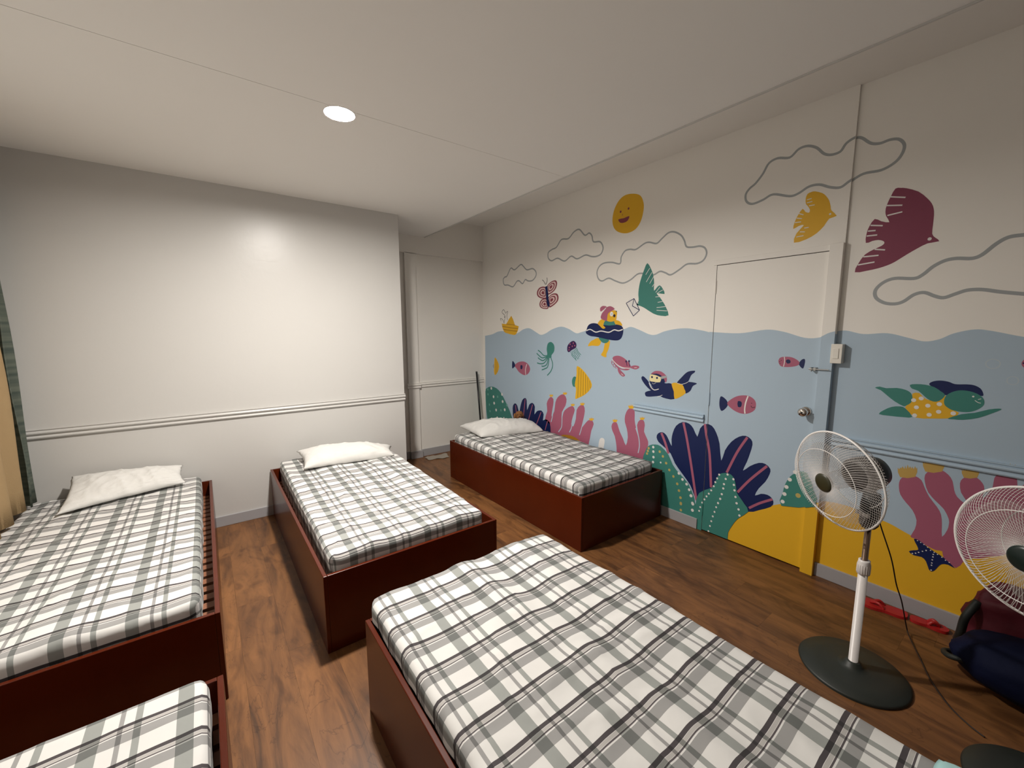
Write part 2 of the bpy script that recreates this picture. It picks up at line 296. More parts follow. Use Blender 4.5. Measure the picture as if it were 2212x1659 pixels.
  ('l','white','1.996,1.903;2.034,1.862',0.0047),
  ('l','white','1.969,1.877;2.016,1.857',0.0047),
  ('l','white','2.05,1.934;2.069,1.909',0.0048),
  ('d','white','2.201,1.784',0.00405),
 ]),
 ('painted_letter','outlined painted envelope',[
  ('p','white','2.327,1.791;2.245,1.826;2.185,1.725;2.246,1.677'),
  ('l','navy','2.327,1.791;2.245,1.826',0.0061),
  ('l','navy','2.245,1.826;2.185,1.725',0.006),
  ('l','navy','2.185,1.725;2.246,1.677',0.0062),
  ('l','navy','2.246,1.677;2.327,1.791',0.0063),
  ('l','navy','2.245,1.826;2.26,1.764',0.0062),
  ('l','navy','2.26,1.764;2.185,1.725',0.006),
 ]),
 ('painted_octopus','teal painted octopus',[
  ('s','teal','3.369,1.354;3.352,1.414;3.3,1.433;3.251,1.399;3.25,1.335;3.289,1.292;3.297,1.263;3.359,1.265;3.36,1.307'),
  ('l','teal','3.347,1.284;3.414,1.281;3.469,1.315;3.516,1.337',0.0123),
  ('l','teal','3.356,1.272;3.441,1.255;3.497,1.277;3.538,1.302',0.0124),
  ('l','teal','3.356,1.268;3.422,1.226;3.478,1.235;3.515,1.254',0.0123),
  ('l','teal','3.347,1.262;3.404,1.203;3.468,1.187;3.53,1.193',0.0123),
  ('l','teal','3.341,1.258;3.367,1.187;3.421,1.162;3.453,1.164',0.0122),
  ('l','teal','3.329,1.259;3.349,1.164;3.403,1.134;3.449,1.119',0.0121),
  ('l','teal','3.303,1.268;3.27,1.193;3.295,1.121;3.357,1.065',0.0118),
 ]),
 ('painted_jellyfish','dark dotted painted jellyfish',[
  ('l','teal','2.986,1.347;2.967,1.326;2.973,1.312;2.939,1.291;2.926,1.265',0.0066),
  ('l','teal','2.971,1.353;2.947,1.333;2.947,1.319;2.92,1.292;2.896,1.266',0.0066),
  ('l','teal','2.956,1.362;2.937,1.347;2.932,1.33;2.901,1.304;2.885,1.274',0.0065),
  ('l','teal','2.944,1.374;2.917,1.353;2.915,1.339;2.886,1.316;2.871,1.293',0.0065),
  ('l','teal','2.932,1.385;2.907,1.364;2.901,1.348;2.875,1.327;2.856,1.312',0.0065),
  ('l','teal','3.002,1.339;2.985,1.317;2.985,1.306;2.954,1.282;2.915,1.254',0.0067),
  ('s','plum','3.049,1.348;3.047,1.398;3.004,1.438;2.958,1.45;2.924,1.424;2.929,1.385;2.986,1.356;3.025,1.334'),
  ('d','pink','3.011,1.416;2.965,1.428;2.979,1.395;3.021,1.382;2.944,1.403;3.025,1.357',0.008),
 ]),
 ('painted_fish','small yellow striped painted fish at the corner',[
  ('p','yellow','4.37,1.216;4.309,1.163;4.278,1.102;4.311,1.03;4.373,0.982;4.398,1.037;4.388,1.151'),
  ('p','cloud','4.389,1.13;4.427,1.099;4.39,1.066'),
  ('l','ochre','4.351,1.189;4.353,0.998',0.0078),
  ('l','ochre','4.321,1.162;4.323,1.022',0.0077),
 ]),
 ('painted_fish','pink painted fish left of the octopus',[
  ('s','pink','3.951,1.137;3.876,1.181;3.771,1.194;3.69,1.167;3.655,1.112;3.689,1.059;3.76,1.034;3.855,1.059;3.919,1.106'),
  ('s','navy','3.995,1.185;3.958,1.17;3.94,1.138;3.962,1.113;4,1.101'),
  ('s','navy','3.833,1.145;3.802,1.147;3.796,1.122;3.812,1.101;3.833,1.106'),
  ('l','white','3.716,1.168;3.74,1.1;3.734,1.039',0.01),
 ]),
 ('painted_crab','pink painted crab',[
  ('s','pink','2.46,1.299;2.436,1.321;2.381,1.325;2.32,1.302;2.265,1.256;2.258,1.228;2.304,1.213;2.365,1.225;2.427,1.256'),
  ('s','pink','2.462,1.284;2.402,1.233;2.34,1.21;2.263,1.22;2.292,1.201;2.352,1.202;2.413,1.222'),
  ('l','white','2.466,1.289;2.402,1.243;2.34,1.222;2.263,1.221',0.0065),
  ('s','pink','2.264,1.232;2.224,1.249;2.179,1.248;2.167,1.234;2.2,1.216;2.24,1.22'),
  ('s','pink','2.395,1.218;2.357,1.191;2.314,1.156;2.337,1.141;2.374,1.16;2.394,1.189'),
  ('l','pink','2.459,1.269;2.467,1.249;2.452,1.237',0.0057),
  ('l','pink','2.44,1.253;2.449,1.23;2.432,1.219',0.0056),
  ('l','pink','2.417,1.239;2.426,1.218;2.409,1.209',0.0056),
  ('l','pink','2.466,1.279;2.471,1.264;2.467,1.254',0.0057),
  ('l','plum','2.295,1.24;2.304,1.278',0.0064),
  ('l','plum','2.266,1.237;2.275,1.28',0.0064),
  ('d','plum','2.306,1.28;2.275,1.283',0.00965),
  ('l','white','2.218,1.229;2.19,1.233',0.0041),
  ('l','white','2.356,1.167;2.332,1.152',0.0044),
 ]),
 ('painted_fish','yellow striped painted angelfish',[
  ('s','teal','2.937,1.09;2.915,1.072;2.924,0.993;2.959,0.987;2.976,1.032;2.964,1.073'),
  ('p','yellow','2.909,1.199;2.831,1.167;2.749,1.097;2.704,1.032;2.724,0.981;2.795,0.919;2.898,0.867;2.926,0.869;2.915,0.96;2.935,1.003;2.921,1.071;2.912,1.127'),
  ('l','ink2','2.88,1.182;2.89,0.873',0.0053),
  ('l','ink2','2.85,1.165;2.853,0.895',0.0052),
  ('l','ink2','2.82,1.146;2.816,0.91',0.0051),
  ('l','ink2','2.79,1.124;2.783,0.931',0.0051),
  ('l','ink2','2.76,1.096;2.752,0.956',0.005),
  ('l','ink2','2.734,1.066;2.725,0.992',0.005),
 ]),
 ('painted_diver','painted diver in navy with yellow trunks',[
  ('s','navy','2.141,1.151;2.121,1.162;2.076,1.129;2.042,1.086;2.005,1.062;1.978,1.056;2.035,1.047;2.09,1.081;2.131,1.124'),
  ('s','navy','2.093,1.029;2.041,1.049;1.948,1.071;1.931,1.025;2.017,1;2.081,0.992;2.098,1.009'),
  ('s','navy','1.807,1.133;1.77,1.184;1.722,1.231;1.665,1.245;1.665,1.231;1.69,1.208;1.714,1.155;1.753,1.132'),
  ('s','navy','1.758,1.125;1.714,1.153;1.642,1.149;1.672,1.125;1.692,1.084;1.727,1.061;1.746,1.074'),
  ('p','navy','2.043,1.095;1.951,1.123;1.901,1.123;1.852,1.125;1.83,1.064;1.822,1.003;1.895,0.998;1.956,1.013;1.994,1.054'),
  ('s','navy','2.052,1.178;2.027,1.203;1.965,1.203;1.918,1.171;1.916,1.126;1.96,1.104;2.032,1.096;2.057,1.121'),
  ('p','yellow','1.854,1.125;1.81,1.137;1.758,1.125;1.742,1.096;1.729,1.063;1.78,1.022;1.822,1.007;1.83,1.064'),
  ('p','pink','2.047,1.189;2.017,1.213;1.986,1.219;1.951,1.216;1.909,1.19;1.896,1.155;1.906,1.127;1.923,1.157;1.954,1.186;1.995,1.196'),
  ('p','cloud','1.958,1.172;1.904,1.186;1.901,1.171;1.958,1.152'),
  ('p','cream','2.057,1.175;2.037,1.186;1.958,1.17;1.958,1.127;2.023,1.125;2.057,1.131'),
  ('d','navy','2.036,1.163;1.988,1.16',0.00885),
  ('l','white','2.063,1.112;2.042,1.077;2.01,1.057;1.967,1.069',0.0069),
  ('l','cloud','2.033,1.115;2.02,1.107;1.997,1.118',0.0049),
  ('l','white','1.805,1.135;1.767,1.13;1.731,1.142;1.714,1.153',0.0035),
  ('l','white','1.976,1.001;1.931,1.023',0.0038),
 ]),
 ('painted_hill','spotted green painted hill in the corner',[
  ('p','teal','4.603,0.741;4.57,0.789;4.465,0.825;4.338,0.814;4.229,0.756;4.123,0.644;4.05,0.557;3.998,0.469;3.899,0.308;4.515,0.185;4.552,0.329;4.589,0.503'),
  ('d','white','4.46,0.801;4.217,0.75;4.41,0.694;4.396,0.61;4.204,0.658;4.352,0.525;4.159,0.558;4.326,0.424;4.177,0.441',0.01815),
  ('d','paleteal','4.315,0.706;4.54,0.711;4.243,0.538;4.508,0.575;4.112,0.624;4.496,0.488;4.544,0.777',0.01565),
 ]),
 ('painted_seaweed','navy painted seaweed behind the bed by the mural',[
  ('p','navy','3.991,0.566;3.986,0.636;3.942,0.672;3.898,0.648;3.866,0.573;3.851,0.588;3.838,0.644;3.802,0.729;3.75,0.762;3.717,0.74;3.708,0.624;3.668,0.695;3.608,0.723;3.565,0.684;3.574,0.593;3.529,0.638;3.453,0.657;3.412,0.619;3.424,0.548;3.378,0.569;3.309,0.544;3.291,0.43;3.302,0.329;3.791,0.33;3.965,0.461'),
  ('l','pink','3.935,0.65;3.909,0.511',0.0124),
  ('l','pink','3.745,0.749;3.78,0.52',0.012),
  ('l','pink','3.608,0.703;3.697,0.468',0.0118),
  ('l','pink','3.457,0.637;3.557,0.442',0.0114),
  ('l','pink','3.345,0.556;3.386,0.443',0.0108),
 ]),
 ('painted_coral','five-fingered pink painted coral',[
  ('p','pink','3.391,0.56;3.352,0.666;3.362,0.751;3.327,0.811;3.291,0.833;3.253,0.814;3.255,0.754;3.272,0.679;3.28,0.616;3.237,0.684;3.221,0.783;3.188,0.841;3.138,0.876;3.088,0.885;3.051,0.841;3.066,0.769;3.118,0.691;3.119,0.608;3.093,0.695;3.053,0.736;3.005,0.766;2.958,0.779;2.929,0.743;2.955,0.671;2.976,0.586;2.945,0.569;2.911,0.655;2.903,0.747;2.858,0.801;2.806,0.807;2.79,0.754;2.806,0.673;2.83,0.579;2.794,0.614;2.744,0.667;2.694,0.676;2.669,0.642;2.698,0.571;2.714,0.49;2.73,0.42;2.747,0.258;3.283,0.246;3.295,0.429;3.305,0.526'),
  ('l','blue','3.254,0.705;3.267,0.619;3.288,0.554',0.0119),
  ('l','blue','3.114,0.668;3.116,0.585;3.123,0.524;3.168,0.465',0.0115),
  ('l','blue','2.958,0.636;2.972,0.552;3.002,0.494',0.0109),
  ('l','blue','2.809,0.639;2.841,0.537;2.858,0.494',0.0105),
  ('p','yellow','3.32,0.857;3.307,0.85;3.304,0.863;3.295,0.852;3.288,0.868;3.282,0.853;3.273,0.866;3.269,0.855;3.257,0.865;3.267,0.841;3.309,0.836'),
  ('p','yellow','3.108,0.907;3.095,0.9;3.092,0.913;3.082,0.902;3.076,0.919;3.069,0.903;3.059,0.917;3.056,0.905;3.043,0.915;3.054,0.89;3.097,0.885'),
  ('p','yellow','2.988,0.801;2.976,0.794;2.973,0.807;2.964,0.796;2.959,0.813;2.952,0.798;2.944,0.811;2.94,0.799;2.929,0.809;2.938,0.786;2.978,0.78'),
  ('p','yellow','2.856,0.829;2.843,0.822;2.841,0.836;2.831,0.824;2.825,0.842;2.818,0.826;2.809,0.84;2.806,0.828;2.794,0.838;2.804,0.813;2.845,0.807'),
  ('p','yellow','2.73,0.694;2.717,0.687;2.715,0.701;2.705,0.689;2.699,0.708;2.692,0.691;2.684,0.706;2.68,0.694;2.668,0.704;2.678,0.679;2.719,0.671'),
  ('s','ochre','3.121,0.434;3.015,0.462;2.919,0.458;2.841,0.423;2.855,0.346;3.029,0.365'),
 ]),
 ('painted_pebble','white painted pebble',[
  ('s','white','2.602,0.405;2.591,0.5;2.558,0.528;2.527,0.508;2.541,0.419;2.566,0.359'),
 ]),
 ('painted_coral','three-fingered pink painted coral',[
  ('p','pink','2.45,0.661;2.432,0.701;2.394,0.71;2.375,0.681;2.354,0.633;2.315,0.575;2.279,0.516;2.261,0.596;2.276,0.674;2.299,0.73;2.299,0.79;2.272,0.849;2.237,0.865;2.198,0.846;2.195,0.768;2.175,0.693;2.147,0.64;2.168,0.724;2.142,0.775;2.103,0.779;2.088,0.739;2.093,0.68;2.057,0.62;2.047,0.573;2.076,0.43;2.08,0.281;2.371,0.249;2.38,0.426;2.387,0.497;2.408,0.576;2.435,0.617'),
  ('l','blue','2.18,0.697;2.146,0.62;2.135,0.544;2.146,0.477',0.0094),
  ('p','yellow','2.44,0.73;2.428,0.724;2.425,0.737;2.416,0.726;2.411,0.744;2.404,0.728;2.396,0.742;2.393,0.73;2.382,0.74;2.391,0.715;2.429,0.708'),
  ('p','yellow','2.269,0.89;2.255,0.881;2.252,0.897;2.241,0.883;2.235,0.904;2.228,0.885;2.218,0.902;2.214,0.887;2.201,0.899;2.212,0.869;2.256,0.862'),
  ('p','yellow','2.143,0.801;2.132,0.794;2.13,0.807;2.122,0.796;2.118,0.813;2.112,0.798;2.105,0.811;2.102,0.8;2.092,0.809;2.1,0.786;2.133,0.78'),
 ]),
 ('painted_seaweed','large navy painted seaweed across the door',[
  ('p','navy','1.969,0.657;1.956,0.693;1.915,0.712;1.879,0.694;1.852,0.654;1.826,0.614;1.83,0.668;1.822,0.724;1.796,0.788;1.742,0.829;1.686,0.826;1.649,0.794;1.614,0.736;1.596,0.804;1.556,0.847;1.506,0.842;1.47,0.795;1.441,0.718;1.421,0.594;1.399,0.678;1.357,0.753;1.307,0.8;1.263,0.815;1.226,0.797;1.215,0.761;1.227,0.695;1.244,0.628;1.265,0.561;1.221,0.606;1.166,0.644;1.125,0.647;1.093,0.621;1.094,0.583;1.117,0.522;1.154,0.464;1.175,0.406;1.138,0.43;1.097,0.436;1.069,0.422;1.057,0.395;1.071,0.359;1.143,0.309;1.208,0.274;1.268,0.322;1.33,0.334;1.507,0.309;1.566,0.289;1.569,0.253;1.584,0.212;1.614,0.265;1.65,0.334;1.718,0.404;1.789,0.476;1.832,0.548;1.905,0.596;1.947,0.62'),
  ('l','pink','1.925,0.704;1.886,0.628;1.852,0.543',0.0211),
  ('l','pink','1.734,0.826;1.697,0.696;1.65,0.495;1.607,0.294;1.591,0.228',0.0194),
  ('l','pink','1.56,0.846;1.544,0.763;1.51,0.618;1.484,0.368',0.0183),
  ('l','pink','1.252,0.806;1.314,0.682;1.376,0.515',0.0169),
  ('l','pink','1.114,0.635;1.214,0.509;1.291,0.392',0.0164),
  ('l','pink','1.065,0.415;1.14,0.362;1.207,0.302',0.016),
 ]),
 ('painted_hill','spotted green painted hill left of the door',[
  ('p','teal','2.104,0.355;2.069,0.519;2.034,0.572;1.976,0.593;1.923,0.589;1.851,0.535;1.81,0.463;1.749,0.405;1.67,0.347;1.61,0.24;1.596,0.191;1.545,0.228;1.513,-0.198;2.108,-0.207'),
  ('d','white','1.995,0.566;1.992,0.527;1.989,0.479;1.991,0.435;1.75,0.403;1.716,0.362;1.679,0.334;1.655,0.295;1.639,0.25;1.622,0.195',0.011),
  ('d','white','1.637,0.251;1.619,0.189;1.619,0.137',0.012),
  ('d','white','1.918,0.45',0.0078),
  ('d','ochre2','1.931,0.541;1.9,0.508;1.867,0.458;1.835,0.408;1.796,0.364;1.759,0.312;1.741,0.26;1.725,0.205;1.719,0.161;2.039,0.546;2.046,0.52;2.053,0.495',0.01075),
  ('d','ochre2','1.724,0.206;1.719,0.154;1.716,0.103',0.01065),
 ]),
 ('painted_hill','spotted green painted hill on the door',[
  ('p','teal','1.435,0.476;1.418,0.495;1.392,0.508;1.356,0.513;1.325,0.494;1.305,0.441;1.295,0.388;1.267,0.355;1.24,0.323;1.209,0.275;1.276,0.198;1.314,0.126;1.337,0.066;1.361,-0.036;1.573,-0.07;1.596,0.191;1.578,0.281;1.561,0.305;1.526,0.335;1.477,0.369;1.455,0.419'),
  ('d','white','1.428,0.485;1.441,0.452;1.453,0.419;1.463,0.384;1.48,0.346;1.497,0.314;1.513,0.287;1.528,0.258;1.544,0.226',0.0073),
  ('d','white','1.368,0.503;1.379,0.466;1.389,0.423;1.392,0.389;1.4,0.342;1.409,0.303;1.423,0.264;1.325,0.48;1.319,0.439;1.312,0.4;1.302,0.353;1.292,0.309',0.0079),
  ('d','white','1.41,0.301;1.423,0.266;1.435,0.228;1.445,0.187;1.456,0.147;1.465,0.105;1.473,0.063;1.482,0.017;1.557,0.185;1.564,0.152',0.00705),
  ('d','white','1.291,0.309;1.275,0.268;1.266,0.225',0.0082),
 ]),
 ('painted_fish','pink painted fish low on the door',[
  ('s','navy','1.455,1.071;1.418,1.056;1.399,1.023;1.414,0.988;1.444,0.966;1.461,1.01'),
  ('s','pink','1.405,1.026;1.373,1.066;1.326,1.093;1.268,1.1;1.228,1.081;1.212,1.049;1.219,1.006;1.26,0.975;1.31,0.969;1.364,0.988'),
  ('p','navy','1.333,1.052;1.31,1.053;1.304,1.036;1.31,1.014;1.33,1.014'),
  ('l','white','1.267,1.098;1.279,1.051;1.283,1.004;1.279,0.972',0.0089),
  ('d','ink','1.24,1.051',0.0029),
  ('l','ink','1.244,1.033;1.233,1.021;1.217,1.028',0.0036),
 ]),
 ('painted_fish','small pink painted fish high on the door',[
  ('s','navy','0.98,1.344;0.966,1.367;0.951,1.372;0.947,1.353;0.953,1.315;0.965,1.317;0.978,1.334'),
  ('s','pink','1.096,1.348;1.088,1.373;1.061,1.381;1.024,1.38;0.995,1.367;0.978,1.351;0.981,1.333;1.007,1.321;1.05,1.315;1.081,1.32'),
  ('s','navy','1.053,1.357;1.041,1.365;1.028,1.358;1.028,1.343;1.042,1.338;1.051,1.347'),
  ('l','white','1.064,1.38;1.06,1.353;1.064,1.317',0.0046),
  ('d','ink','1.08,1.356;1.088,1.348',0.00265),
  ('l','ink','1.089,1.337;1.081,1.336',0.0027),
 ]),
 ('painted_hill','spotted green painted hill behind the white fan',[
  ('p','teal','1.009,0.39;1.007,0.478;0.996,0.546;0.975,0.599;0.946,0.633;0.904,0.657;0.86,0.633;0.835,0.565;0.815,0.459'),
  ('d','white','0.947,0.64;0.973,0.582;0.988,0.527;0.996,0.476;1.003,0.421',0.01215),
  ('d','ochre2','0.919,0.491',0.01475),
 ]),
 ('painted_coral','large pink painted coral above the baseboard',[
  ('p','pink','0.456,0.683;0.458,0.715;0.451,0.742;0.43,0.762;0.4,0.769;0.373,0.753;0.359,0.72;0.336,0.672;0.303,0.628;0.285,0.592;0.277,0.54;0.271,0.475;0.256,0.518;0.253,0.549;0.256,0.579;0.278,0.625;0.31,0.657;0.342,0.695;0.359,0.745;0.362,0.787;0.341,0.82;0.309,0.829;0.279,0.811;0.261,0.781;0.251,0.736;0.238,0.705;0.209,0.68;0.207,0.698;0.227,0.732;0.235,0.777;0.228,0.805;0.207,0.823;0.181,0.822;0.161,0.8;0.153,0.774;0.154,0.722;0.139,0.755;0.128,0.793;0.127,0.838;0.114,0.867;0.095,0.882;0.068,0.877;0.059,0.853;0.05,0.801;0.036,0.833;-0.022,0.819;-0.044,0.592;0.075,0.46;0.178,0.394;0.185,0.379;0.207,0.331;0.254,0.364;0.263,0.398;0.286,0.394;0.32,0.403;0.371,0.423;0.387,0.429;0.374,0.476;0.372,0.528;0.392,0.577;0.422,0.612;0.447,0.648'),
  ('p','ochre3','0.471,0.796;0.465,0.788;0.46,0.801;0.457,0.794;0.452,0.808;0.444,0.796;0.442,0.816;0.436,0.797;0.433,0.824;0.427,0.804;0.423,0.817;0.417,0.805;0.414,0.817;0.407,0.805;0.404,0.823;0.398,0.808;0.395,0.818;0.398,0.764;0.457,0.746'),
  ('p','ochre3','0.377,0.86;0.37,0.846;0.368,0.864;0.36,0.853;0.357,0.872;0.351,0.857;0.349,0.88;0.342,0.864;0.338,0.888;0.331,0.868;0.328,0.88;0.321,0.869;0.318,0.885;0.312,0.864;0.308,0.882;0.303,0.863;0.298,0.881;0.302,0.821;0.363,0.804'),
  ('p','ochre3','0.236,0.852;0.231,0.842;0.229,0.859;0.223,0.846;0.221,0.86;0.216,0.85;0.214,0.871;0.21,0.857;0.208,0.866;0.203,0.853;0.202,0.87;0.196,0.855;0.195,0.873;0.19,0.86;0.186,0.868;0.182,0.858;0.179,0.867;0.181,0.824;0.225,0.811'),
  ('p','ochre3','0.123,0.902;0.118,0.894;0.117,0.911;0.112,0.896;0.108,0.916;0.103,0.898;0.102,0.92;0.097,0.905;0.093,0.918;0.088,0.906;0.086,0.922;0.081,0.909;0.079,0.919;0.073,0.911;0.071,0.921;0.065,0.907;0.063,0.917;0.065,0.87;0.112,0.856'),
 ]),
 ('painted_starfish','navy painted starfish',[
  ('p','navy','0.386,0.342;0.368,0.357;0.351,0.367;0.357,0.387;0.373,0.42;0.352,0.421;0.32,0.4;0.289,0.383;0.255,0.367;0.209,0.328;0.236,0.336;0.259,0.328;0.271,0.306;0.28,0.283;0.291,0.271;0.302,0.278;0.316,0.316;0.335,0.333;0.365,0.329'),
  ('d','white','0.358,0.417;0.345,0.412;0.332,0.406;0.317,0.397;0.305,0.385;0.291,0.38;0.278,0.374;0.261,0.366;0.247,0.356;0.233,0.35',0.0026),
  ('d','white','0.371,0.337;0.359,0.344;0.348,0.354;0.334,0.366;0.321,0.377;0.293,0.367;0.293,0.353;0.294,0.336;0.294,0.318;0.294,0.305;0.293,0.278',0.00315),
 ]),
 ('painted_bird','maroon painted bird',[
  ('p','maroon2','0.611,2.298;0.59,2.296;0.567,2.288;0.519,2.259;0.483,2.217;0.464,2.187;0.455,2.16;0.451,2.13;0.45,2.08;0.449,2.036;0.437,2.016;0.42,1.995;0.462,1.991;0.499,1.971;0.537,1.946;0.581,1.914;0.61,1.9;0.646,1.889;0.696,1.881;0.748,1.879;0.736,1.926;0.71,1.972;0.674,1.994;0.643,2.008;0.632,2.021;0.638,2.033;0.659,2.042;0.684,2.041;0.712,2.035;0.713,2.085;0.704,2.123;0.684,2.158;0.655,2.14;0.621,2.128;0.637,2.163;0.642,2.188;0.64,2.218;0.626,2.264'),
  ('l','white','0.63,2.261;0.567,2.242',0.0067),
  ('l','white','0.643,2.219;0.576,2.205',0.0068),
  ('l','white','0.632,2.165;0.573,2.171',0.0068),
  ('l','white','0.699,2.127;0.647,2.115',0.0071),
  ('l','white','0.708,2.098;0.675,2.095',0.0072),
  ('l','white','0.711,2.072;0.666,2.07',0.0072),
  ('l','white','0.716,1.96;0.651,1.959',0.0072),
  ('l','white','0.67,1.994;0.626,1.984',0.0071),
  ('l','white','0.737,1.918;0.665,1.925',0.0072),
  ('d','white','0.456,2.012',0.00775),
 ]),
 ('painted_bird','yellow painted bird above the door',[
  ('p','yellow','1.011,2.37;0.992,2.376;0.973,2.375;0.935,2.355;0.915,2.333;0.898,2.304;0.888,2.268;0.883,2.246;0.855,2.209;0.89,2.201;0.912,2.164;0.947,2.128;0.998,2.102;1.063,2.093;1.053,2.147;1.017,2.189;1.044,2.19;1.073,2.178;1.067,2.221;1.05,2.262;1.03,2.288;1.015,2.267;0.995,2.258;0.992,2.275;1.006,2.3;1.016,2.315;1.019,2.346'),
  ('l','white','1.012,2.336;0.988,2.338',0.0049),
  ('l','white','1.011,2.318;0.983,2.32',0.0049),
  ('l','white','0.998,2.298;0.969,2.297',0.0049),
  ('l','white','1.048,2.264;1.023,2.251',0.0051),
  ('l','white','1.058,2.239;1.03,2.231',0.0051),
  ('l','white','1.066,2.214;1.033,2.212',0.0051),
  ('l','white','1.013,2.171;0.99,2.171',0.005),
  ('l','white','1.035,2.153;1.008,2.148',0.0051),
  ('l','white','1.052,2.125;1.014,2.127',0.0051),
  ('d','white','0.887,2.226',0.00555),
 ]),
 ('painted_mermaid','green painted swimmer in a spotted yellow dress',[
  ('s','navy','0.389,1.266;0.381,1.283;0.354,1.292;0.323,1.289;0.297,1.279;0.257,1.282;0.232,1.279;0.21,1.263;0.2,1.233;0.217,1.231;0.245,1.233;0.281,1.234;0.31,1.225;0.328,1.22;0.353,1.242'),
  ('p','yellow','0.471,1.134;0.454,1.157;0.446,1.185;0.449,1.213;0.423,1.219;0.404,1.196;0.376,1.185;0.341,1.196;0.325,1.218;0.321,1.179;0.307,1.153;0.272,1.137;0.285,1.113;0.302,1.102;0.363,1.091;0.427,1.086'),
  ('p','teal','0.604,1.227;0.584,1.236;0.556,1.23;0.513,1.236;0.478,1.23;0.458,1.218;0.449,1.202;0.446,1.182;0.451,1.161;0.466,1.146;0.478,1.14;0.515,1.161;0.548,1.189;0.578,1.216'),
  ('p','teal','0.575,1.081;0.555,1.107;0.525,1.129;0.491,1.137;0.469,1.129;0.438,1.087;0.473,1.08;0.53,1.078'),
  ('p','teal','0.463,1.258;0.439,1.265;0.403,1.265;0.37,1.256;0.345,1.237;0.328,1.22;0.338,1.196;0.356,1.181;0.38,1.185;0.405,1.207;0.428,1.23;0.453,1.239'),
  ('s','teal','0.328,1.178;0.326,1.212;0.307,1.236;0.276,1.25;0.239,1.247;0.21,1.232;0.196,1.212;0.195,1.186;0.214,1.16;0.244,1.144;0.288,1.144;0.315,1.158'),
  ('p','teal','0.308,1.101;0.264,1.13;0.219,1.145;0.176,1.168;0.144,1.177;0.139,1.172;0.168,1.148;0.206,1.121;0.254,1.103;0.287,1.1'),
  ('d','white','0.441,1.178;0.413,1.191;0.385,1.156;0.427,1.141;0.344,1.17;0.343,1.13;0.376,1.109;0.43,1.097;0.291,1.13',0.0098),
  ('d','white','0.232,1.224',0.00395),
  ('l','white','0.225,1.206;0.214,1.197;0.204,1.195',0.0026),
  ('l','white','0.215,1.212;0.205,1.216',0.0026),
 ]),
 ('painted_bubble','larger painted bubble ring',[
  ('c','palewhite','0.162,1.39;0.164,1.378;0.171,1.37;0.182,1.366;0.194,1.368;0.203,1.376;0.207,1.387;0.205,1.398;0.197,1.407;0.186,1.411;0.175,1.408;0.166,1.401',0.0038),
 ]),
 ('painted_bubble','smaller painted bubble ring',[
  ('c','palewhite','0.1,1.316;0.101,1.306;0.107,1.298;0.115,1.295;0.124,1.297;0.131,1.303;0.134,1.312;0.133,1.322;0.127,1.33;0.119,1.333;0.11,1.331;0.103,1.325',0.0033),
 ]),
 ('painted_fish','pink painted fish at the right edge',[
  ('s','pink','0.099,1.394;0.093,1.414;0.073,1.421;0.055,1.399;0.068,1.373;0.089,1.376'),
  ('d','navy','0.093,1.397',0.00345),
 ]),
]
# ------------------------------------------------------------------ room shell
XR, XR2, YL, YA, XC = 3.0, 3.015, 3.9, 4.62, 1.57     # mural wall, its right section, rail wall, alcove, outer corner
XW, YF = -1.06, -4.6
# floor: sub floor and planks
tag(boxo('floor', (XW, YF, -.06), (3.1, 4.75, -.012), M['gap']), kind='structure'); floor = bpy.data.objects['floor']
plank_cache = {}
x = XW; k = 0
PW = .182
while x < 3.05:
    y = YF - random.uniform(0, 1.2)
    while y < 4.7:
        a, b = max(y, YF), min(y+1.22, 4.74); x1 = min(x+PW, 3.09)
        if b-a > .01:
            bm = bmesh.new(); box(bm, (x+.0002, a+.0002, -.012), (x1-.0002, b-.0002, 0))
            bobj('plank', bm, M['floor'], floor)
        y += 1.22
    x += PW; k += 1
# ceiling: two sheets with a fine joint, a raised strip along the mural wall
bm = bmesh.new(); box(bm, (XW-.1, YF-.1, 2.95), (3.2, 4.8, 3.0)); ceiling = bobj('ceiling', bm, M['ceil']); tag(ceiling, kind='structure')
XE = 2.175
cut = bmesh.new(); bmesh.ops.create_cone(cut, cap_ends=True, segments=64, radius1=.0735, radius2=.0735, depth=.12, matrix=Matrix.Translation((LAMP_XY[0], LAMP_XY[1], CEIL+.02)))
cut = bobj('cutter', cut, M['ceil'])
for a_, b_ in (((XW, YF, CEIL), (XE, 2.262, 2.95)), ((XW, 2.2645, CEIL), (XE, YA+.05, 2.95))):
    p = boxo('ceiling_panel', a_, b_, M['ceil'], ceiling); md = p.modifiers.new('b', 'BOOLEAN'); md.operation = 'DIFFERENCE'; md.object = cut; md.solver = 'EXACT'
    dg = bpy.context.evaluated_depsgraph_get(); me = bpy.data.meshes.new_from_object(p.evaluated_get(dg)); p.modifiers.clear(); p.data = me
bpy.data.objects.remove(cut)
boxo('ceiling_panel', (XE, YF, 2.89), (3.1, YA+.05, 2.95), M['ceil'], ceiling)
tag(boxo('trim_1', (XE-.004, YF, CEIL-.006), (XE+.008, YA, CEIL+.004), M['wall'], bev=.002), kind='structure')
# rail wall (photo left) and its side
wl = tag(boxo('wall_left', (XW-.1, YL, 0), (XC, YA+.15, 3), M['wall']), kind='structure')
tag(boxo('wall_side', (XW-.1, YF, 0), (XW, YL, 3), M['wall4']), kind='structure')
tag(boxo('wall_front', (XW-.1, YF-.1, 0), (3.2, YF, 3), M['wall4']), kind='structure')
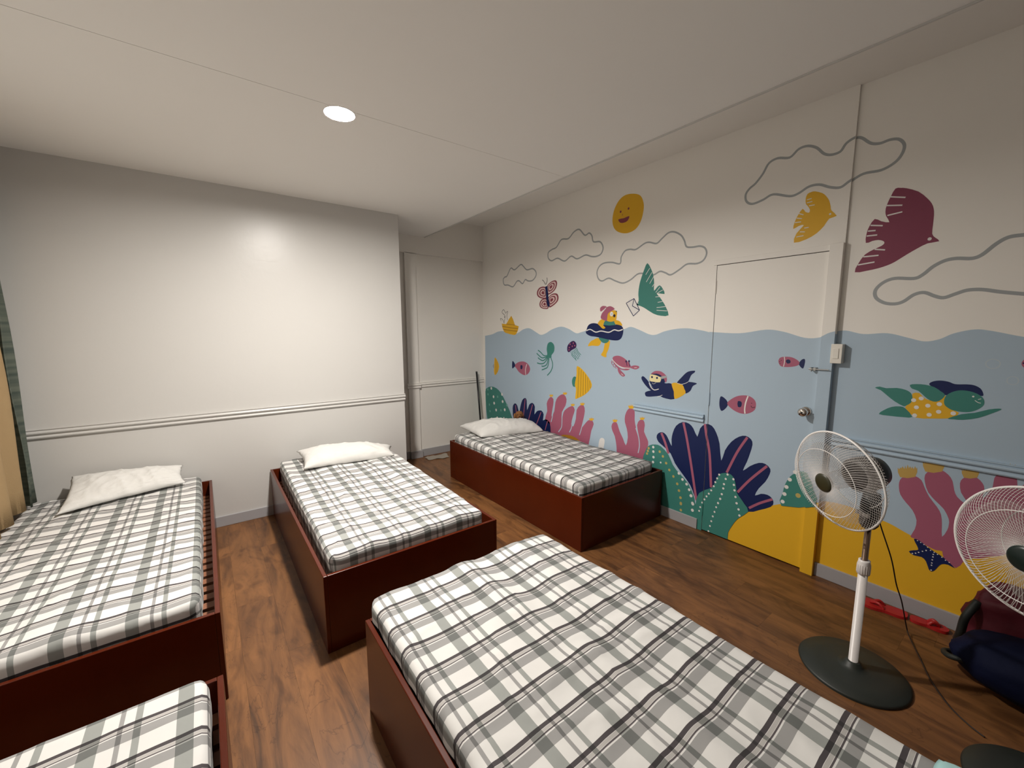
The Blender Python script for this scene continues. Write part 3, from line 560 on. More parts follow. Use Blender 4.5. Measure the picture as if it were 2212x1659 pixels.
# alcove wall: casing post and header proud of two panels
bm = bmesh.new()
box(bm, (XC, YA+.03, 0), (3.1, YA+.15, 3)); box(bm, (XC, YA, 2.45), (3.1, YA+.031, 3)); box(bm, (1.92, YA, 0), (2.055, YA+.031, 2.455))
tag(bobj('wall_back', bm, M['wall3']), kind='structure')
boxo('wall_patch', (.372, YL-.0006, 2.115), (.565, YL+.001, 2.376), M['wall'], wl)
def rail(name, p0, p1, nrm, mt, z0=.868, z1=.932, parent=None, d=.024):
    # moulded chair rail, profile swept from p0 to p1 (xy), nrm points into the room
    H = z1-z0
    prof = [(0, 0), (.35, 0), (.62, .06), (.72, .16), (.6, .26), (.42, .33), (.42, .42), (.7, .47), (.95, .56), (1, .66), (.85, .76), (.5, .80), (.5, .88), (.72, .92), (.72, 1), (0, 1)]
    bm = bmesh.new(); R = []
    for p in (p0, p1):
        R.append([bm.verts.new((p[0]+nrm[0]*a*d, p[1]+nrm[1]*a*d, z0+b*H)) for a, b in prof])
    n = len(prof)
    for i in range(n): bm.faces.new((R[0][i], R[0][(i+1) % n], R[1][(i+1) % n], R[1][i]))
    bm.faces.new(R[0]); bm.faces.new(R[1][::-1]); bmesh.ops.recalc_face_normals(bm, faces=bm.faces)
    o = bobj(name, bm, mt, parent)
    if not parent: tag(o, kind='structure')
    return o
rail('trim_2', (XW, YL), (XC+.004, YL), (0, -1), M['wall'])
rail('trim_3', (2.055, YA+.03), (3.0, YA+.03), (0, -1), M['wall3'])
rail('trim_4', (1.90, YA), (2.07, YA), (0, -1), M['wall3'])
rail('trim_5', (XR, 1.568), (XR, 2.2), (-1, 0), M['blue'], .855, .917)
rail('trim_6', (XR2, YF), (XR2, .775), (-1, 0), M['blue'], .855, .917)
def bb(name, a, b): tag(boxo(name, a, b, M['base'], bev=.002), kind='structure')
bb('baseboard_left', (XW, YL-.012, 0), (XC+.004, YL+.01, .083))
bb('baseboard_back', (2.055, YA+.018, 0), (2.985, YA+.04, .09))
bb('trim_7', (1.915, YA-.014, 0), (2.072, YA+.01, .09))
bb('trim_8', (XC, YA+.018, 0), (1.915, YA+.04, .09))
bb('baseboard_right', (XR-.012, 1.575, 0), (XR+.01, 4.6, .083))
bb('trim_9', (XR2-.013, YF, 0), (XR2+.01, .80, .085))
# mural wall with door opening
DY0, DY1, DZ = .868, 1.540, 2.016
bm = bmesh.new()
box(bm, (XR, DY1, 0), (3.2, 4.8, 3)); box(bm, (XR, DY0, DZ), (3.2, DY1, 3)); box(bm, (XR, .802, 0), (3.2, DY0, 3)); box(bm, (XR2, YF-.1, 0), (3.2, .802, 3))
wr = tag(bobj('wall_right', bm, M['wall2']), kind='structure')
bm = bmesh.new(); box(bm, (3.045, DY0, 0), (3.06, DY1, DZ)); box(bm, (3.003, DY1-.0038, 0), (3.045, DY1-.0002, DZ)); box(bm, (3.003, DY0+.0002, 0), (3.045, DY0+.0038, DZ)); box(bm, (3.003, DY0, DZ-.0038), (3.045, DY1, DZ-.0002))
tag(bobj('door_gap_shade', bm, M['gap']), kind='structure')  # dark strips added in the door gap to stand in for its shade
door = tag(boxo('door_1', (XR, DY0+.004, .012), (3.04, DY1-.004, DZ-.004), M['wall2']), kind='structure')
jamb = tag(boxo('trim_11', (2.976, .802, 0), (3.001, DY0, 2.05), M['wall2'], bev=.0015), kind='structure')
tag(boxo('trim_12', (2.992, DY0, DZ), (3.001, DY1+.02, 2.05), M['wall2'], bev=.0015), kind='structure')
# door furniture
def lathe_on(name, prof, loc, direction, mt, parent, n=32):
    bm = bmesh.new(); q = Vector(direction).to_track_quat('Z', 'Y').to_matrix().to_4x4(); lathe(bm, prof, n, Matrix.Translation(loc) @ q)
    bmesh.ops.recalc_face_normals(bm, faces=bm.faces)
    return bobj(name, bm, mt, parent, True)
kb = lathe_on('door_knob', [(0, 0), (.028, 0), (.030, .004), (.026, .010), (.012, .014), (.011, .034), (.018, .040), (.026, .048), (.028, .058), (.024, .068), (.014, .073), (0, .074)], (XR-.002, .918, 1.045), (-1, 0, 0), M['chrome'], door)
lathe_on('lock_button', [(0, 0), (.006, 0), (.006, .004), (0, .005)], (XR-.0755, .918, 1.045), (-1, 0, 0), M['black'], kb)
for z in (1.86, 1.04, .17):
    bm = bmesh.new(); tube(bm, [(XR-.004, DY1-.001, z-.045), (XR-.004, DY1-.001, z+.045)], .006, 10); tube(bm, [(XR-.004, DY1-.001, z+.045), (XR-.004, DY1-.001, z+.052)], .004, 8)
    bobj('hinge', bm, M['wall2'] if z > 1.5 else (M['blue'] if z > .5 else M['teal']), door)
bm = bmesh.new(); tube(bm, [(2.964, .915, 1.315), (2.964, .812, 1.315)], .0035, 8); box(bm, (2.962, .878, 1.306), (XR+.001, .890, 1.324)); box(bm, (2.962, .900, 1.306), (XR+.001, .908, 1.324)); tube(bm, [(2.964, .895, 1.315), (2.950, .895, 1.303)], .003, 8)
bobj('slide_bolt', bm, M['brass'], door)
# ------------------------------------------------------------------ mural, painted in thin layers on the wall, the door and its frame
def smooth_poly(pts): return catmull(pts, True, 5)
def ribbon(pts, wd, closed):
    P = catmull(pts, closed, 5); n = len(P); quads = []; L = []; R = []
    for i in range(n):
        a = P[(i-1) % n] if closed or i else P[i]; b = P[(i+1) % n] if closed or i < n-1 else P[i]
        d = Vector((b[0]-a[0], b[1]-a[1])); d = d.normalized() if d.length > 1e-9 else Vector((1, 0)); nn = Vector((-d[1], d[0]))*wd/2
        p = Vector(P[i]); L.append(p+nn); R.append(p-nn)
    return L, R
def paint_poly(pts2, X, bm, mi):
    if len(pts2) < 3: return
    tris = tessellate_polygon([[Vector((p[0], p[1], 0)) for p in pts2]])
    vs = [bm.verts.new((X, p[0], p[1])) for p in pts2]
    for t in tris:
        try: f = bm.faces.new([vs[i] for i in t]); f.material_index = mi
        except ValueError: pass
def region(y, z):
    if y > DY1: return 0
    if y > DY0: return (1 if z < DZ else 0)
    if y > .802: return (2 if z < 2.05 else 0)
    return 3
REG = {0: (XR, wr), 1: (XR, door), 2: (2.976, jamb), 3: (XR2, wr)}
for name, label, layers in MURAL:
    bm = bmesh.new(); mats = []; li = 0
    start = {'painted_sea': .0002, 'painted_sand': .0004, 'painted_cloud': .0005, 'painted_starfish': .0018}.get(name, .0006)
    if name == 'painted_hill': hill_n = globals().get('hill_n', 0)+1; start = .0016+.0005*hill_n
    for L in layers:
        kind, cn = L[0], L[1]; pts = [tuple(map(float, s.split(','))) for s in L[2].split(';')]
        if cn not in mats: mats.append(cn)
        mi = mats.index(cn); X = -(start+.0001*li); li += 1
        if kind == 's': paint_poly(smooth_poly(pts), X, bm, mi)
        elif kind == 'p': paint_poly(catmull(pts, True, 2), X, bm, mi)
        elif kind == 'p+':
            nt_ = len(pts)-2; top = pts[:nt_]; paint_poly(catmull(top, False, 5)+pts[nt_:], X, bm, mi)
        elif kind in 'lc':
            A, B = ribbon(pts, L[3], kind == 'c'); va = [bm.verts.new((X, p[0], p[1])) for p in A]; vb = [bm.verts.new((X, p[0], p[1])) for p in B]
            n = len(A)
            for i in range(n if kind == 'c' else n-1):
                f = bm.faces.new((va[i], va[(i+1) % n], vb[(i+1) % n], vb[i])); f.material_index = mi
        elif kind == 'd':
            for p in pts: paint_poly([(p[0]+L[3]*math.cos(t*math.pi/7), p[1]+L[3]*1.05*math.sin(t*math.pi/7)) for t in range(14)], X, bm, mi)
    for co, no in (((0, DY1, 0), (0, 1, 0)), ((0, DY0, 0), (0, 1, 0)), ((0, .802, 0), (0, 1, 0)), ((0, DY1-.004, 0), (0, 1, 0)), ((0, DY0+.004, 0), (0, 1, 0)), ((0, 0, .012), (0, 0, 1))):
        bmesh.ops.bisect_plane(bm, geom=bm.verts[:]+bm.edges[:]+bm.faces[:], dist=1e-6, plane_co=co, plane_no=no)
    groups = {}
    for f in bm.faces:
        c = f.calc_center_median(); r = region(c.y, c.z)
        if r == 1 and (c.y > DY1-.004 or c.y < DY0+.004 or c.z < .012): continue
        if c.y < YF+.01 or c.y > YA-.003: continue
        g = 1 if r == 1 else (2 if r == 2 else 0)
        groups.setdefault(g, []).append((r, f.material_index, [v.co.copy() for v in f.verts]))
    bm.free()
    for g, fs in groups.items():
        b2 = bmesh.new()
        for r, mi, cs in fs:
            vs = [b2.verts.new((REG[r][0]+c.x, c.y, c.z)) for c in cs]
            if len(vs) >= 3:
                f = b2.faces.new(vs); f.material_index = mi
        b2.normal_update()
        for f in b2.faces:
            if f.normal.x > 0: f.normal_flip()
        o = bobj(name, b2, [M[c] for c in mats], REG[{0: 0, 1: 1, 2: 2}[g]][1])
        if label: o['label'] = label
for nm, z0_, z1_, mk in (('painted_sea', .4895, 1.528, 'blue'), ('painted_sand', .0, .4895, 'yellow')):
    boxo(nm, (2.978, .8014, z0_), (XR2-.0003, .8021, z1_), M[mk], jamb)
# ------------------------------------------------------------------ light switch
sw = empty('light_switch', (0, 0, 0)); tag(sw, 'white surface-mounted wall light switch beside the door frame', 'switch')
boxo('switch_box', (2.965, .757, 1.356), (XR2, .812, 1.47), M['switch'], sw, bev=.003)
boxo('switch_rocker', (2.961, .772, 1.384), (2.966, .801, 1.444), M['switch'], sw, bev=.002)
# ------------------------------------------------------------------ ceiling lamp
lamp = empty('ceiling_lamp', (LAMP_XY[0], LAMP_XY[1], CEIL)); tag(lamp, 'round glowing downlight set in the white ceiling', 'lamp')
bm = bmesh.new(); lathe(bm, [(.0705, .045), (.0715, .02), (.0722, -.001), (.0735, -.0025), (.0765, -.002), (.078, 0), (.0733, .0005), (.0733, .045)], 48); bmesh.ops.recalc_face_normals(bm, faces=bm.faces); bobj('lamp_ring', bm, M['plastic'], lamp, True)
bm = bmesh.new(); lathe(bm, [(.0705, .018), (.0705, .009), (.065, .0070), (.045, .0050), (.025, .0042), (0, .004)], 48); bmesh.ops.recalc_face_normals(bm, faces=bm.faces)
d = bobj('lamp_diffuser', bm, M['glow'], lamp, True)
# ------------------------------------------------------------------ beds
def bed(name, x0, x1, y0, y1, label, slats=True):
    H = .40; T = .018
    r = empty('bed_frame', ((x0+x1)/2, (y0+y1)/2, 0)); tag(r, label, 'bed', 'low mahogany box bed frames')
    hx, hy = (x1-x0)/2, (y1-y0)/2
    boxo('side_panel', (-hx, -hy, 0), (-hx+T, hy, H), M['wood'], r, .0025); boxo('side_panel', (hx-T, -hy, 0), (hx, hy, H), M['wood'], r, .0025)
    boxo('end_panel', (-hx+T, -hy, 0), (hx-T, -hy+T, H), M['wood'], r, .0025); boxo('end_panel', (-hx+T, hy-T, 0), (hx-T, hy, H), M['wood'], r, .0025)
    boxo('support_rail', (-hx+T, -hy+T, .24), (-hx+T+.03, hy-T, .27), M['slat'], r); boxo('support_rail', (hx-T-.03, -hy+T, .24), (hx-T, hy-T, .27), M['slat'], r)
    me = None; n = 24
    for i in range(n):
        y = -hy+T+.03+(2*hy-2*T-.06)*i/(n-1)
        if me is None:
            o = boxo('slat', (-hx+T, -.025, .27), (hx-T, .025, .288), M['slat'], r); me = o.data
        else: o = link('slat', me, r)
        o.location.y = y
    return r
def mattress(x0, x1, y0, y1, top, label, seed, u0, v0, rz=0, wr_=.008, drop=.15, skirt_y=None, fold=0, waves=None):
    cx, cy = (x0+x1)/2, (y0+y1)/2; W, L = x1-x0, y1-y0
    r = empty('mattress', (cx, cy, top), rz); tag(r, label, 'mattress', 'single mattresses in grey plaid sheets')
    bm = bmesh.new(); uvl = bm.loops.layers.uv.new('UVMap')
    rr = .030; q = rr*math.pi/2; R = .055; d = drop-rr+q
    def f(s, half):
        a = abs(s); sg = 1 if s >= 0 else -1
        if a <= half-rr: return s, 0.
        t = a-(half-rr)
        if t < q: an = t/rr; return sg*(half-rr+rr*math.sin(an)), rr*(1-math.cos(an))
        return sg*half, rr+(t-q)
    step = .016
    nx = int((W+2*d)/step); ny = int((L+2*d)/step); grid = []
    for j in range(ny+1):
        row = []
        for i in range(nx+1):
            s = -(W/2-rr+d)+ (W-2*rr+2*d)*i/nx; t = -(L/2-rr+d)+(L-2*rr+2*d)*j/ny
            x, dz1 = f(s, W/2); y, dz2 = f(t, L/2); dz = max(dz1, dz2)
            ex, ey = abs(x)-(W/2-R), abs(y)-(L/2-R)
            if ex > 0 and ey > 0:
                a, b = ex/R, ey/R; a2, b2 = a*math.sqrt(1-b*b/2), b*math.sqrt(1-a*a/2)
                x = math.copysign(W/2-R+a2*R, x); y = math.copysign(L/2-R+b2*R, y)
            wx, wy = x+cx, y+cy
            n1 = noise.noise(Vector((wx*3.1+seed, wy*1.3, seed))); n2 = noise.noise(Vector((wx*9+wy*3, wy*7-wx*2, seed+5)))
            rg = (1-abs(noise.noise(Vector((wx*2.2+wy*.9+seed, wy*1.4-wx*1.2, seed+9)))))**8
            rg2 = (1-abs(noise.noise(Vector((wx*5.5-wy*1.7+seed*2, wy*2.6+wx*1.1, seed+3)))))**9
            rg3 = (1-abs(noise.noise(Vector((wx*1.3+seed, wy*6.5+wx*2.0, seed+13)))))**10*max(0, noise.noise(Vector((wx*1.7, wy*1.7, seed)))*2+.3)
            z = -dz+wr_*(n1*1.1+.35*n2+.7*rg+.55*rg2+.5*rg3)*(1 if dz < .001 else max(.0, 1-dz/.05))
            if waves and dz < .01: z += waves(wx, wy)
            if dz > rr*.7:      # skirt gathers and folds
                g = noise.noise(Vector((wx*16+seed, wy*16, dz*9)))*.006*min(1, (dz-.02)/.05)
                nv = Vector((x if abs(x) > W/2-.03 else 0, y if abs(y) > L/2-.03 else 0)); 
                if nv.length > 0: nv.normalize(); x += nv.x*(g-.004*min(1, dz/.1)); y += nv.y*(g-.004*min(1, dz/.1))
                z += .006*noise.noise(Vector((wx*7, wy*7, seed)))*min(1, dz/.1)
            v = bm.verts.new((x, y, z)); row.append((v, s+cx, t+cy))
        grid.append(row)
    for j in range(ny):
        for i in range(nx):
            c = [grid[j][i], grid[j][i+1], grid[j+1][i+1], grid[j+1][i]]
            fa = bm.faces.new([q_[0] for q_ in c])
            for lp, q_ in zip(fa.loops, c): lp[uvl].uv = (q_[1], q_[2])
    bobj('fitted_sheet', bm, plaid_mat('plaid_sheet', u0, v0), r, True)
    boxo('mattress_core', (-W/2+.03, -L/2+.03, -drop+.009), (W/2-.03, L/2-.03, -.045), M['foam'], r, .02)
    return r
bed('b1', -1.02, -.034, 1.975, 3.885, 'mahogany box bed frame by the curtain, slats showing at its right side')
bed('b2', .363, 1.358, 1.975, 3.885, 'mahogany box bed frame headed at the rail wall, middle of the three far beds')
bed('b3', 2.01, 2.972, 1.882, 3.79, 'red-lit mahogany box bed frame standing along the painted mural wall')
bed('b4', .430, 1.412, -.347, 1.563, 'mahogany box bed frame in the foreground, mostly hidden under its plaid mattress')
bed('b5', -1.025, -.036, -.32, 1.59, 'mahogany box bed frame cut off at the bottom left corner')
mattress(-.985, -.095, 2.005, 3.86, .455, 'plaid-sheeted mattress beside the curtain under a slumped white pillow', 3, -.125, 2.09, wr_=.010, drop=.166)
mattress(.415, 1.300, 1.998, 3.855, .462, 'plaid-sheeted mattress on the middle far bed, gap along its left side', 11, .5085, 2.03, rz=math.radians(-.8), wr_=.012, drop=.172)
mattress(2.035, 2.935, 1.93, 3.765, .462, 'plaid-sheeted mattress on the bed along the mural wall', 21, 2.08, 2.0, wr_=.011, drop=.172)
def w4(x, y):
    c = .93+.05*math.sin(y*3); return .016*math.exp(-((x-c)/.05)**2)*(.6+.4*math.sin(y*5))-.010*math.exp(-((x-c-.13)/.07)**2)
mattress(.452, 1.402, -.33, 1.592, .470, 'plaid-sheeted mattress in the foreground with rippled stripes', 31, .612, 1.1202, wr_=.009, drop=.075, waves=w4)
mattress(-.985, -.070, -.30, 1.53, .472, 'plaid-sheeted mattress cut off at the bottom left corner', 41, -.1435, 1.44, wr_=.006, drop=.18)
# ------------------------------------------------------------------ pillows
def pillow(corners, H, label, seed, mt, group='white pillows at the bed heads', pinch=.07, bulge=.5):
    A, B, C_, D_ = [Vector(c) for c in corners]; cen = (A+B+C_+D_)/4
    nrm = (C_-A).cross(D_-B).normalized(); nrm = nrm if nrm.z > 0 else -nrm
    bm = bmesh.new(); n = 56; top = []; bot = []
    for j in range(n+1):
        rt_, rb_ = [], []
        for i in range(n+1):
            u, v = -1+2*i/n, -1+2*j/n
            uu = u*(1-pinch*(1-v*v)); vv = v*(1-pinch*1.2*(1-u*u)); s, t = (uu+1)/2, (vv+1)/2
            p = A*(1-s)*(1-t)+B*s*(1-t)+C_*s*t+D_*(1-s)*t-cen
            e = max(0, (1-abs(u)**2.6))**.5*max(0, (1-abs(v)**2.6))**.5
            q_ = Vector((p.x*5+seed, p.y*5, seed))
            wv = noise.noise(q_)*.014+(1-abs(noise.noise(Vector((p.x*8+p.y*6+seed, p.y*5-p.x*3, seed*2)))))**6*.012+(1-abs(noise.noise(Vector((p.x*16-p.y*9+seed, p.y*11, seed*3)))))**8*.005
            ed = Vector((noise.noise(Vector((u*6*seed, v*6, 3))), noise.noise(Vector((u*5, v*6*seed, 8))), 0))*.005
            rt_.append(bm.verts.new(p+ed+nrm*(H*.68*e+wv*e*1.1)))
            pb = p+ed-nrm*(H*.30*e)
            pb.z = max(pb.z, (.470 if group else .480)-cen.z)
            rb_.append(rt_[-1] if (i in (0, n) or j in (0, n)) else bm.verts.new(pb))
        top.append(rt_); bot.append(rb_)
    for j in range(n):
        for i in range(n):
            bm.faces.new((top[j][i], top[j][i+1], top[j+1][i+1], top[j+1][i]))
            try: bm.faces.new((bot[j][i], bot[j+1][i], bot[j+1][i+1], bot[j][i+1]))
            except ValueError: pass
    o = bobj('pillow', bm, mt, None, True); o.location = cen
    return tag(o, label, 'pillow', group)
R = math.radians
pillow([(-.785, 3.445, .480), (-.18, 3.665, .480), (-.195, 3.84, .565), (-.772, 3.835, .605)], .075, 'white pillow slumped against the rail wall beside the curtain', 2.3, M['white_cloth'])
pillow([(.545, 3.46, .482), (1.25, 3.38, .482), (1.32, 3.63, .495), (.555, 3.79, .545)], .125, 'white pillow on the middle far bed', 4.1, M['white_cloth'])
pillow([(2.17, 3.43, .485), (2.86, 3.25, .485), (2.95, 3.54, .50), (2.16, 3.86, .52)], .155, 'plump white pillow on the bed by the mural', 6.7, M['white_cloth'], pinch=.05)
pillow([(.80, -.31, .49), (1.385, -.32, .49), (1.385, .078, .488), (.80, .08, .50)], .11, 'pale teal pillow corner at the bottom edge of the foreground bed', 8.2, M['teal_cloth'], None, pinch=-.06)
# ------------------------------------------------------------------ curtains
def curtain(name, y0, y1, xc, amp, waves, z0, z1, mt, label, ph=0):
    bm = bmesh.new(); n = 80; rows = 14; G = []
    for j in range(rows+1):
        z = z0+(z1-z0)*j/rows; row = []
        for i in range(n+1):
            t = i/n; a = amp*(1-.35*j/rows)
            y = y0+(y1-y0)*t+.008*math.sin(j*.9+t*9); x = xc+a*math.sin(t*waves*2*math.pi+ph)+.006*math.sin(j*.7+t*5)
            row.append(bm.verts.new((x, y, z)))
        G.append(row)
    for j in range(rows):
        for i in range(n): bm.faces.new((G[j][i], G[j][i+1], G[j+1][i+1], G[j+1][i]))
    bmesh.ops.solidify(bm, geom=bm.faces[:], thickness=.003)
    o = bobj(name, bm, mt, None, True); tag(o, label, 'curtain', 'curtains over the side wall'); return o
curtain('curtain', 3.715, 3.885, -.955, .022, 1.6, .475, 2.4, M['green'], 'grey-green checked curtain hanging in the corner by the rail wall', 1.0)
curtain('curtain', 3.0, 3.69, -.955, .028, 3.2, .49, 2.4, M['beige'], 'plain beige curtain at the left edge, nearer than the green one', 2.4)
rod = empty('curtain_rod', (-1.0, 3.4, 2.41)); tag(rod, 'thin dark curtain rod above the two curtains', 'rod')
bm = bmesh.new(); tube(bm, [(.02, -1.0, 0), (.02, .48, 0)], .01, 12); bobj('rod_tube', bm, M['black'], rod); boxo('rod_bracket', (-.06, -.9, -.01), (.02, -.88, .01), M['black'], rod); boxo('rod_bracket', (-.06, .4, -.01), (.02, .42, .01), M['black'], rod)
# ------------------------------------------------------------------ pedestal fans
def fan(base_xy, C, th, ph, capm, label, cord_pts):
    r = empty('pedestal_fan', (base_xy[0], base_xy[1], 0)); tag(r, label, 'fan', 'white pedestal fans by the mural wall')
    off = Vector((base_xy[0], base_xy[1], 0))
    bm = bmesh.new(); lathe(bm, [(0, 0), (.2, 0), (.203, .006), (.196, .014), (.13, .021), (.06, .026), (.034, .032), (.028, .05), (.022, .052), (0, .052)], 64); bobj('base', bm, M['basegr'], r, True)
    bm = bmesh.new(); lathe(bm, [(0, .04), (.0175, .04), (.0175, .49), (0, .49)], 28); bobj('outer_pole', bm, M['plastic'], r, True)
    bm = bmesh.new()
    lathe(bm, [(.0176, .475), (.0235, .478), (.0235, .525), (.021, .533), (.021, .541), (.012, .542), (.012, .475)], 28); cl = bobj('height_collar', bm, M['plastic'], r, True)
    bm = bmesh.new()
    for i in range(18):
        a = i*2*math.pi/18; tube(bm, [(.0235*math.cos(a), .0235*math.sin(a), .482), (.0235*math.cos(a), .0235*math.sin(a), .520)], .0012, 5)
    g = bobj('grip_ribs', bm, M['plastic'], cl); g['kind'] = 'stuff'
    bm = bmesh.new(); lathe(bm, [(0, .48), (.0115, .48), (.0115, .70), (0, .70)], 24); bobj('inner_pole', bm, M['pole'], r, True)
    n = Vector((math.cos(ph)*math.cos(th), math.cos(ph)*math.sin(th), math.sin(ph)))
    Cl = Vector(C)-off; mz = (Matrix.Translation(Cl) @ n.to_track_quat('Z', 'Y').to_matrix().to_4x4())
    zc = Cl.z
    bm = bmesh.new(); lathe(bm, [(0, zc-.205), (.024, zc-.205), (.034, zc-.19), (.036, zc-.10), (.030, zc-.05), (0, zc-.045)], 28); bmesh.ops.recalc_face_normals(bm, faces=bm.faces); cb = bobj('control_box', bm, M['black'], r, True)
    for i in range(4):
        b = boxo('speed_button', (-.006, -.03+i*.016, 0), (.004, -.02+i*.016, .018), M['plastic'], cb, .001); b.matrix_basis = Matrix.Rotation(th, 4, 'Z') @ Matrix.Translation((.036, 0, zc-.15))
    def L(name, prof, mt, nn=48, parent=r):
        bm = bmesh.new(); lathe(bm, prof, nn, mz); bmesh.ops.recalc_face_normals(bm, faces=bm.faces); return bobj(name, bm, mt, parent, True)
    L('motor_housing', [(0, -.215), (.038, -.213), (.062, -.2), (.074, -.17), (.078, -.12), (.074, -.094), (.04, -.090), (0, -.090)], M['black'])
    bm = bmesh.new(); tube(bm, [mz @ Vector((0, 0, -.13)), Vector((0, 0, zc-.07))], .024, 16); bobj('tilt_joint', bm, M['black'], r, True)
    L('blade_hub', [(0, .022), (.018, .020), (.038, .008), (.04, -.03), (.01, -.034), (.008, -.08), (0, -.08)], M['blade'])
    RR = .215
    def prof_f(t):   # 0 hub .. 1 rim
        rr_ = .040+(RR-.040)*t; return rr_, .064-.010*t-.054*max(0, (t-.55)/.45)**2.6
    def prof_b(t):
        rr_ = .060+(RR-.060)*t; return rr_, -.088+.088*max(0, (t-.35)/.65)**2.3
    def guard(name, prof, cnt, ring_t, twist):
        bm = bmesh.new()
        for i in range(cnt):
            a0 = i*2*math.pi/cnt; pts = []
            for k_ in range(13):
                t = k_/12; rr_, zz = prof(t); a = a0+twist*t*(1-t)*2
                pts.append(mz @ Vector((rr_*math.cos(a), rr_*math.sin(a), zz)))
            tube(bm, pts,   .00075, 4, False)
        g = bobj(name, bm, M['wire'], r, True); g['kind'] = 'stuff'
        for t in ring_t:
            rr_, zz = prof(t); bm = bmesh.new(); pts = [mz @ Vector((rr_*math.cos(a*math.pi/48), rr_*math.sin(a*math.pi/48), zz)) for a in range(97)]
            tube(bm, pts, .0016, 6, False); bobj('guard_ring', bm, M['wire'], r, True)
    guard('front_guard', prof_f, 110, (.62,), .35); guard('rear_guard', prof_b, 84, (.5,), -.2)
    bm = bmesh.new(); tube(bm, [mz @ Vector((RR*math.cos(a*math.pi/48), RR*math.sin(a*math.pi/48), 0)) for a in range(97)], .0042, 8, False); bobj('guard_rim', bm, M['wire'], r, True)
    L('front_badge', [(0, .072), (.030, .071), (.040, .067), (.043, .061), (.043, .056), (0, .056)], capm)
    for b_ in range(3):
        bm = bmesh.new(); G = []
        for i in range(13):
            s = i/12; rr_ = .036+.155*s; row = []
            for j in range(11):
                t = j/10-.5; wdt = .55+.75*math.sin(math.pi*min(1, s*.62+.12)); a = b_*2*math.pi/3+.5+t*wdt*1.25+.25*s
                row.append(bm.verts.new(mz @ Vector(((rr_*(1-.10*(abs(2*t)**3)*s))*math.cos(a), (rr_*(1-.10*(abs(2*t)**3)*s))*math.sin(a), -.012+t*.052*(1-.35*s)))))
            G.append(row)
        for A, B in zip(G, G[1:]):
            for j in range(10): bm.faces.new((A[j], A[j+1], B[j+1], B[j]))
        bmesh.ops.solidify(bm, geom=bm.faces[:], thickness=.0015); bobj('fan_blade', bm, M['blade'], r, True)
    bm = bmesh.new(); pts = [mz @ Vector((0, -.02, -.20))]+[Vector(p)-off for p in cord_pts]; tube(bm, catmull([tuple(p) for p in pts], False, 8), .0028, 7); bobj('power_cord', bm, M['cord'], r, True)
    return r
fan((2.265, .424), (2.174, .529, .899), R(149.3), R(-9.5), M['cap_olive'], 'white pedestal fan nearer the door, full round black base showing',
    [(2.39, .444, .821), (2.42, .418, .681), (2.47, .371, .503), (2.55, .354, .349), (2.64, .34, .228), (2.76, .328, .05), (2.74, .31, .012), (2.584, .242, .004), (2.474, .197, .004), (2.30, .11, .004), (2.1, .02, .004)][:9]+[(2.36, .13, .004), (2.30, .07, .004), (2.272, .022, .004)])
fan((2.10, -.135), (2.065, -.028, .838), R(153.8), R(-2.7), M['cap_green'], 'white pedestal fan cut off by the right edge of the photo',
    [(2.22, -.16, .60), (2.27, -.2, .3), (2.40, -.25, .05), (2.45, -.4, .004), (2.5, -.8, .004)])
# ------------------------------------------------------------------ bags
def blob(bm, c, s, e1=.7, e2=.8, seed=1, amp=.06, n=36, freq=6):
    rows = []
    sp = lambda v, e: math.copysign(abs(v)**e, v)
    for j in range(n//2+1):
        ph = -math.pi/2+math.pi*j/(n//2); row = []
        for i in range(n):
            th = 2*math.pi*i/n
            d = Vector((sp(math.cos(ph), e1)*sp(math.cos(th), e2), sp(math.cos(ph), e1)*sp(math.sin(th), e2), sp(math.sin(ph), e1)))
            f = 1+amp*noise.noise(d*freq*.4+Vector((seed, 0, 0)))*2+amp*.5*noise.noise(d*freq+Vector((0, seed, 0)))
            if j in (0, n//2): f = 1
            z = c[2]+d.z*s[2]*f
            row.append(bm.verts.new((c[0]+d.x*s[0]*f, c[1]+d.y*s[1]*f, max(z, .002))))
        rows.append(row)
    for A, B in zip(rows, rows[1:]):
        for i in range(n): bm.faces.new((A[i], A[(i+1) % n], B[(i+1) % n], B[i]))
    bmesh.ops.remove_doubles(bm, verts=bm.verts[:], dist=1e-4)
bg = empty('duffel_bag', (2.625, -.14, 0)); tag(bg, 'dark navy blue bulging bag on the floor behind the second fan', 'bag')
bm = bmesh.new(); blob(bm, (0, 0, .135), (.160, .30, .135), 1, .9, 2.2, .04, 56); bobj('bag_body', bm, M['navybag'], bg, True)
bm = bmesh.new(); tube(bm, catmull([(-.08, .25, .12), (-.06, .30, .10), (.02, .32, .07), (.08, .28, .06)], False, 6), .012, 8); bobj('bag_handle', bm, M['darkbag'], bg, True)
bg2 = empty('backpack', (2.888, -.06, 0)); tag(bg2, 'dark maroon backpack against the mural wall behind the navy bag', 'bag')
bm = bmesh.new(); blob(bm, (0, 0, .19), (.092, .20, .18), .7, .75, 5.2, .10, 48); bobj('bag_body', bm, M['redbag'], bg2, True)
bm = bmesh.new(); tube(bm, catmull([(-.06, .17, .28), (-.10, .20, .2), (-.08, .21, .1), (-.02, .22, .03)], False, 6), .016, 8); bobj('shoulder_strap', bm, M['darkbag'], bg2, True)
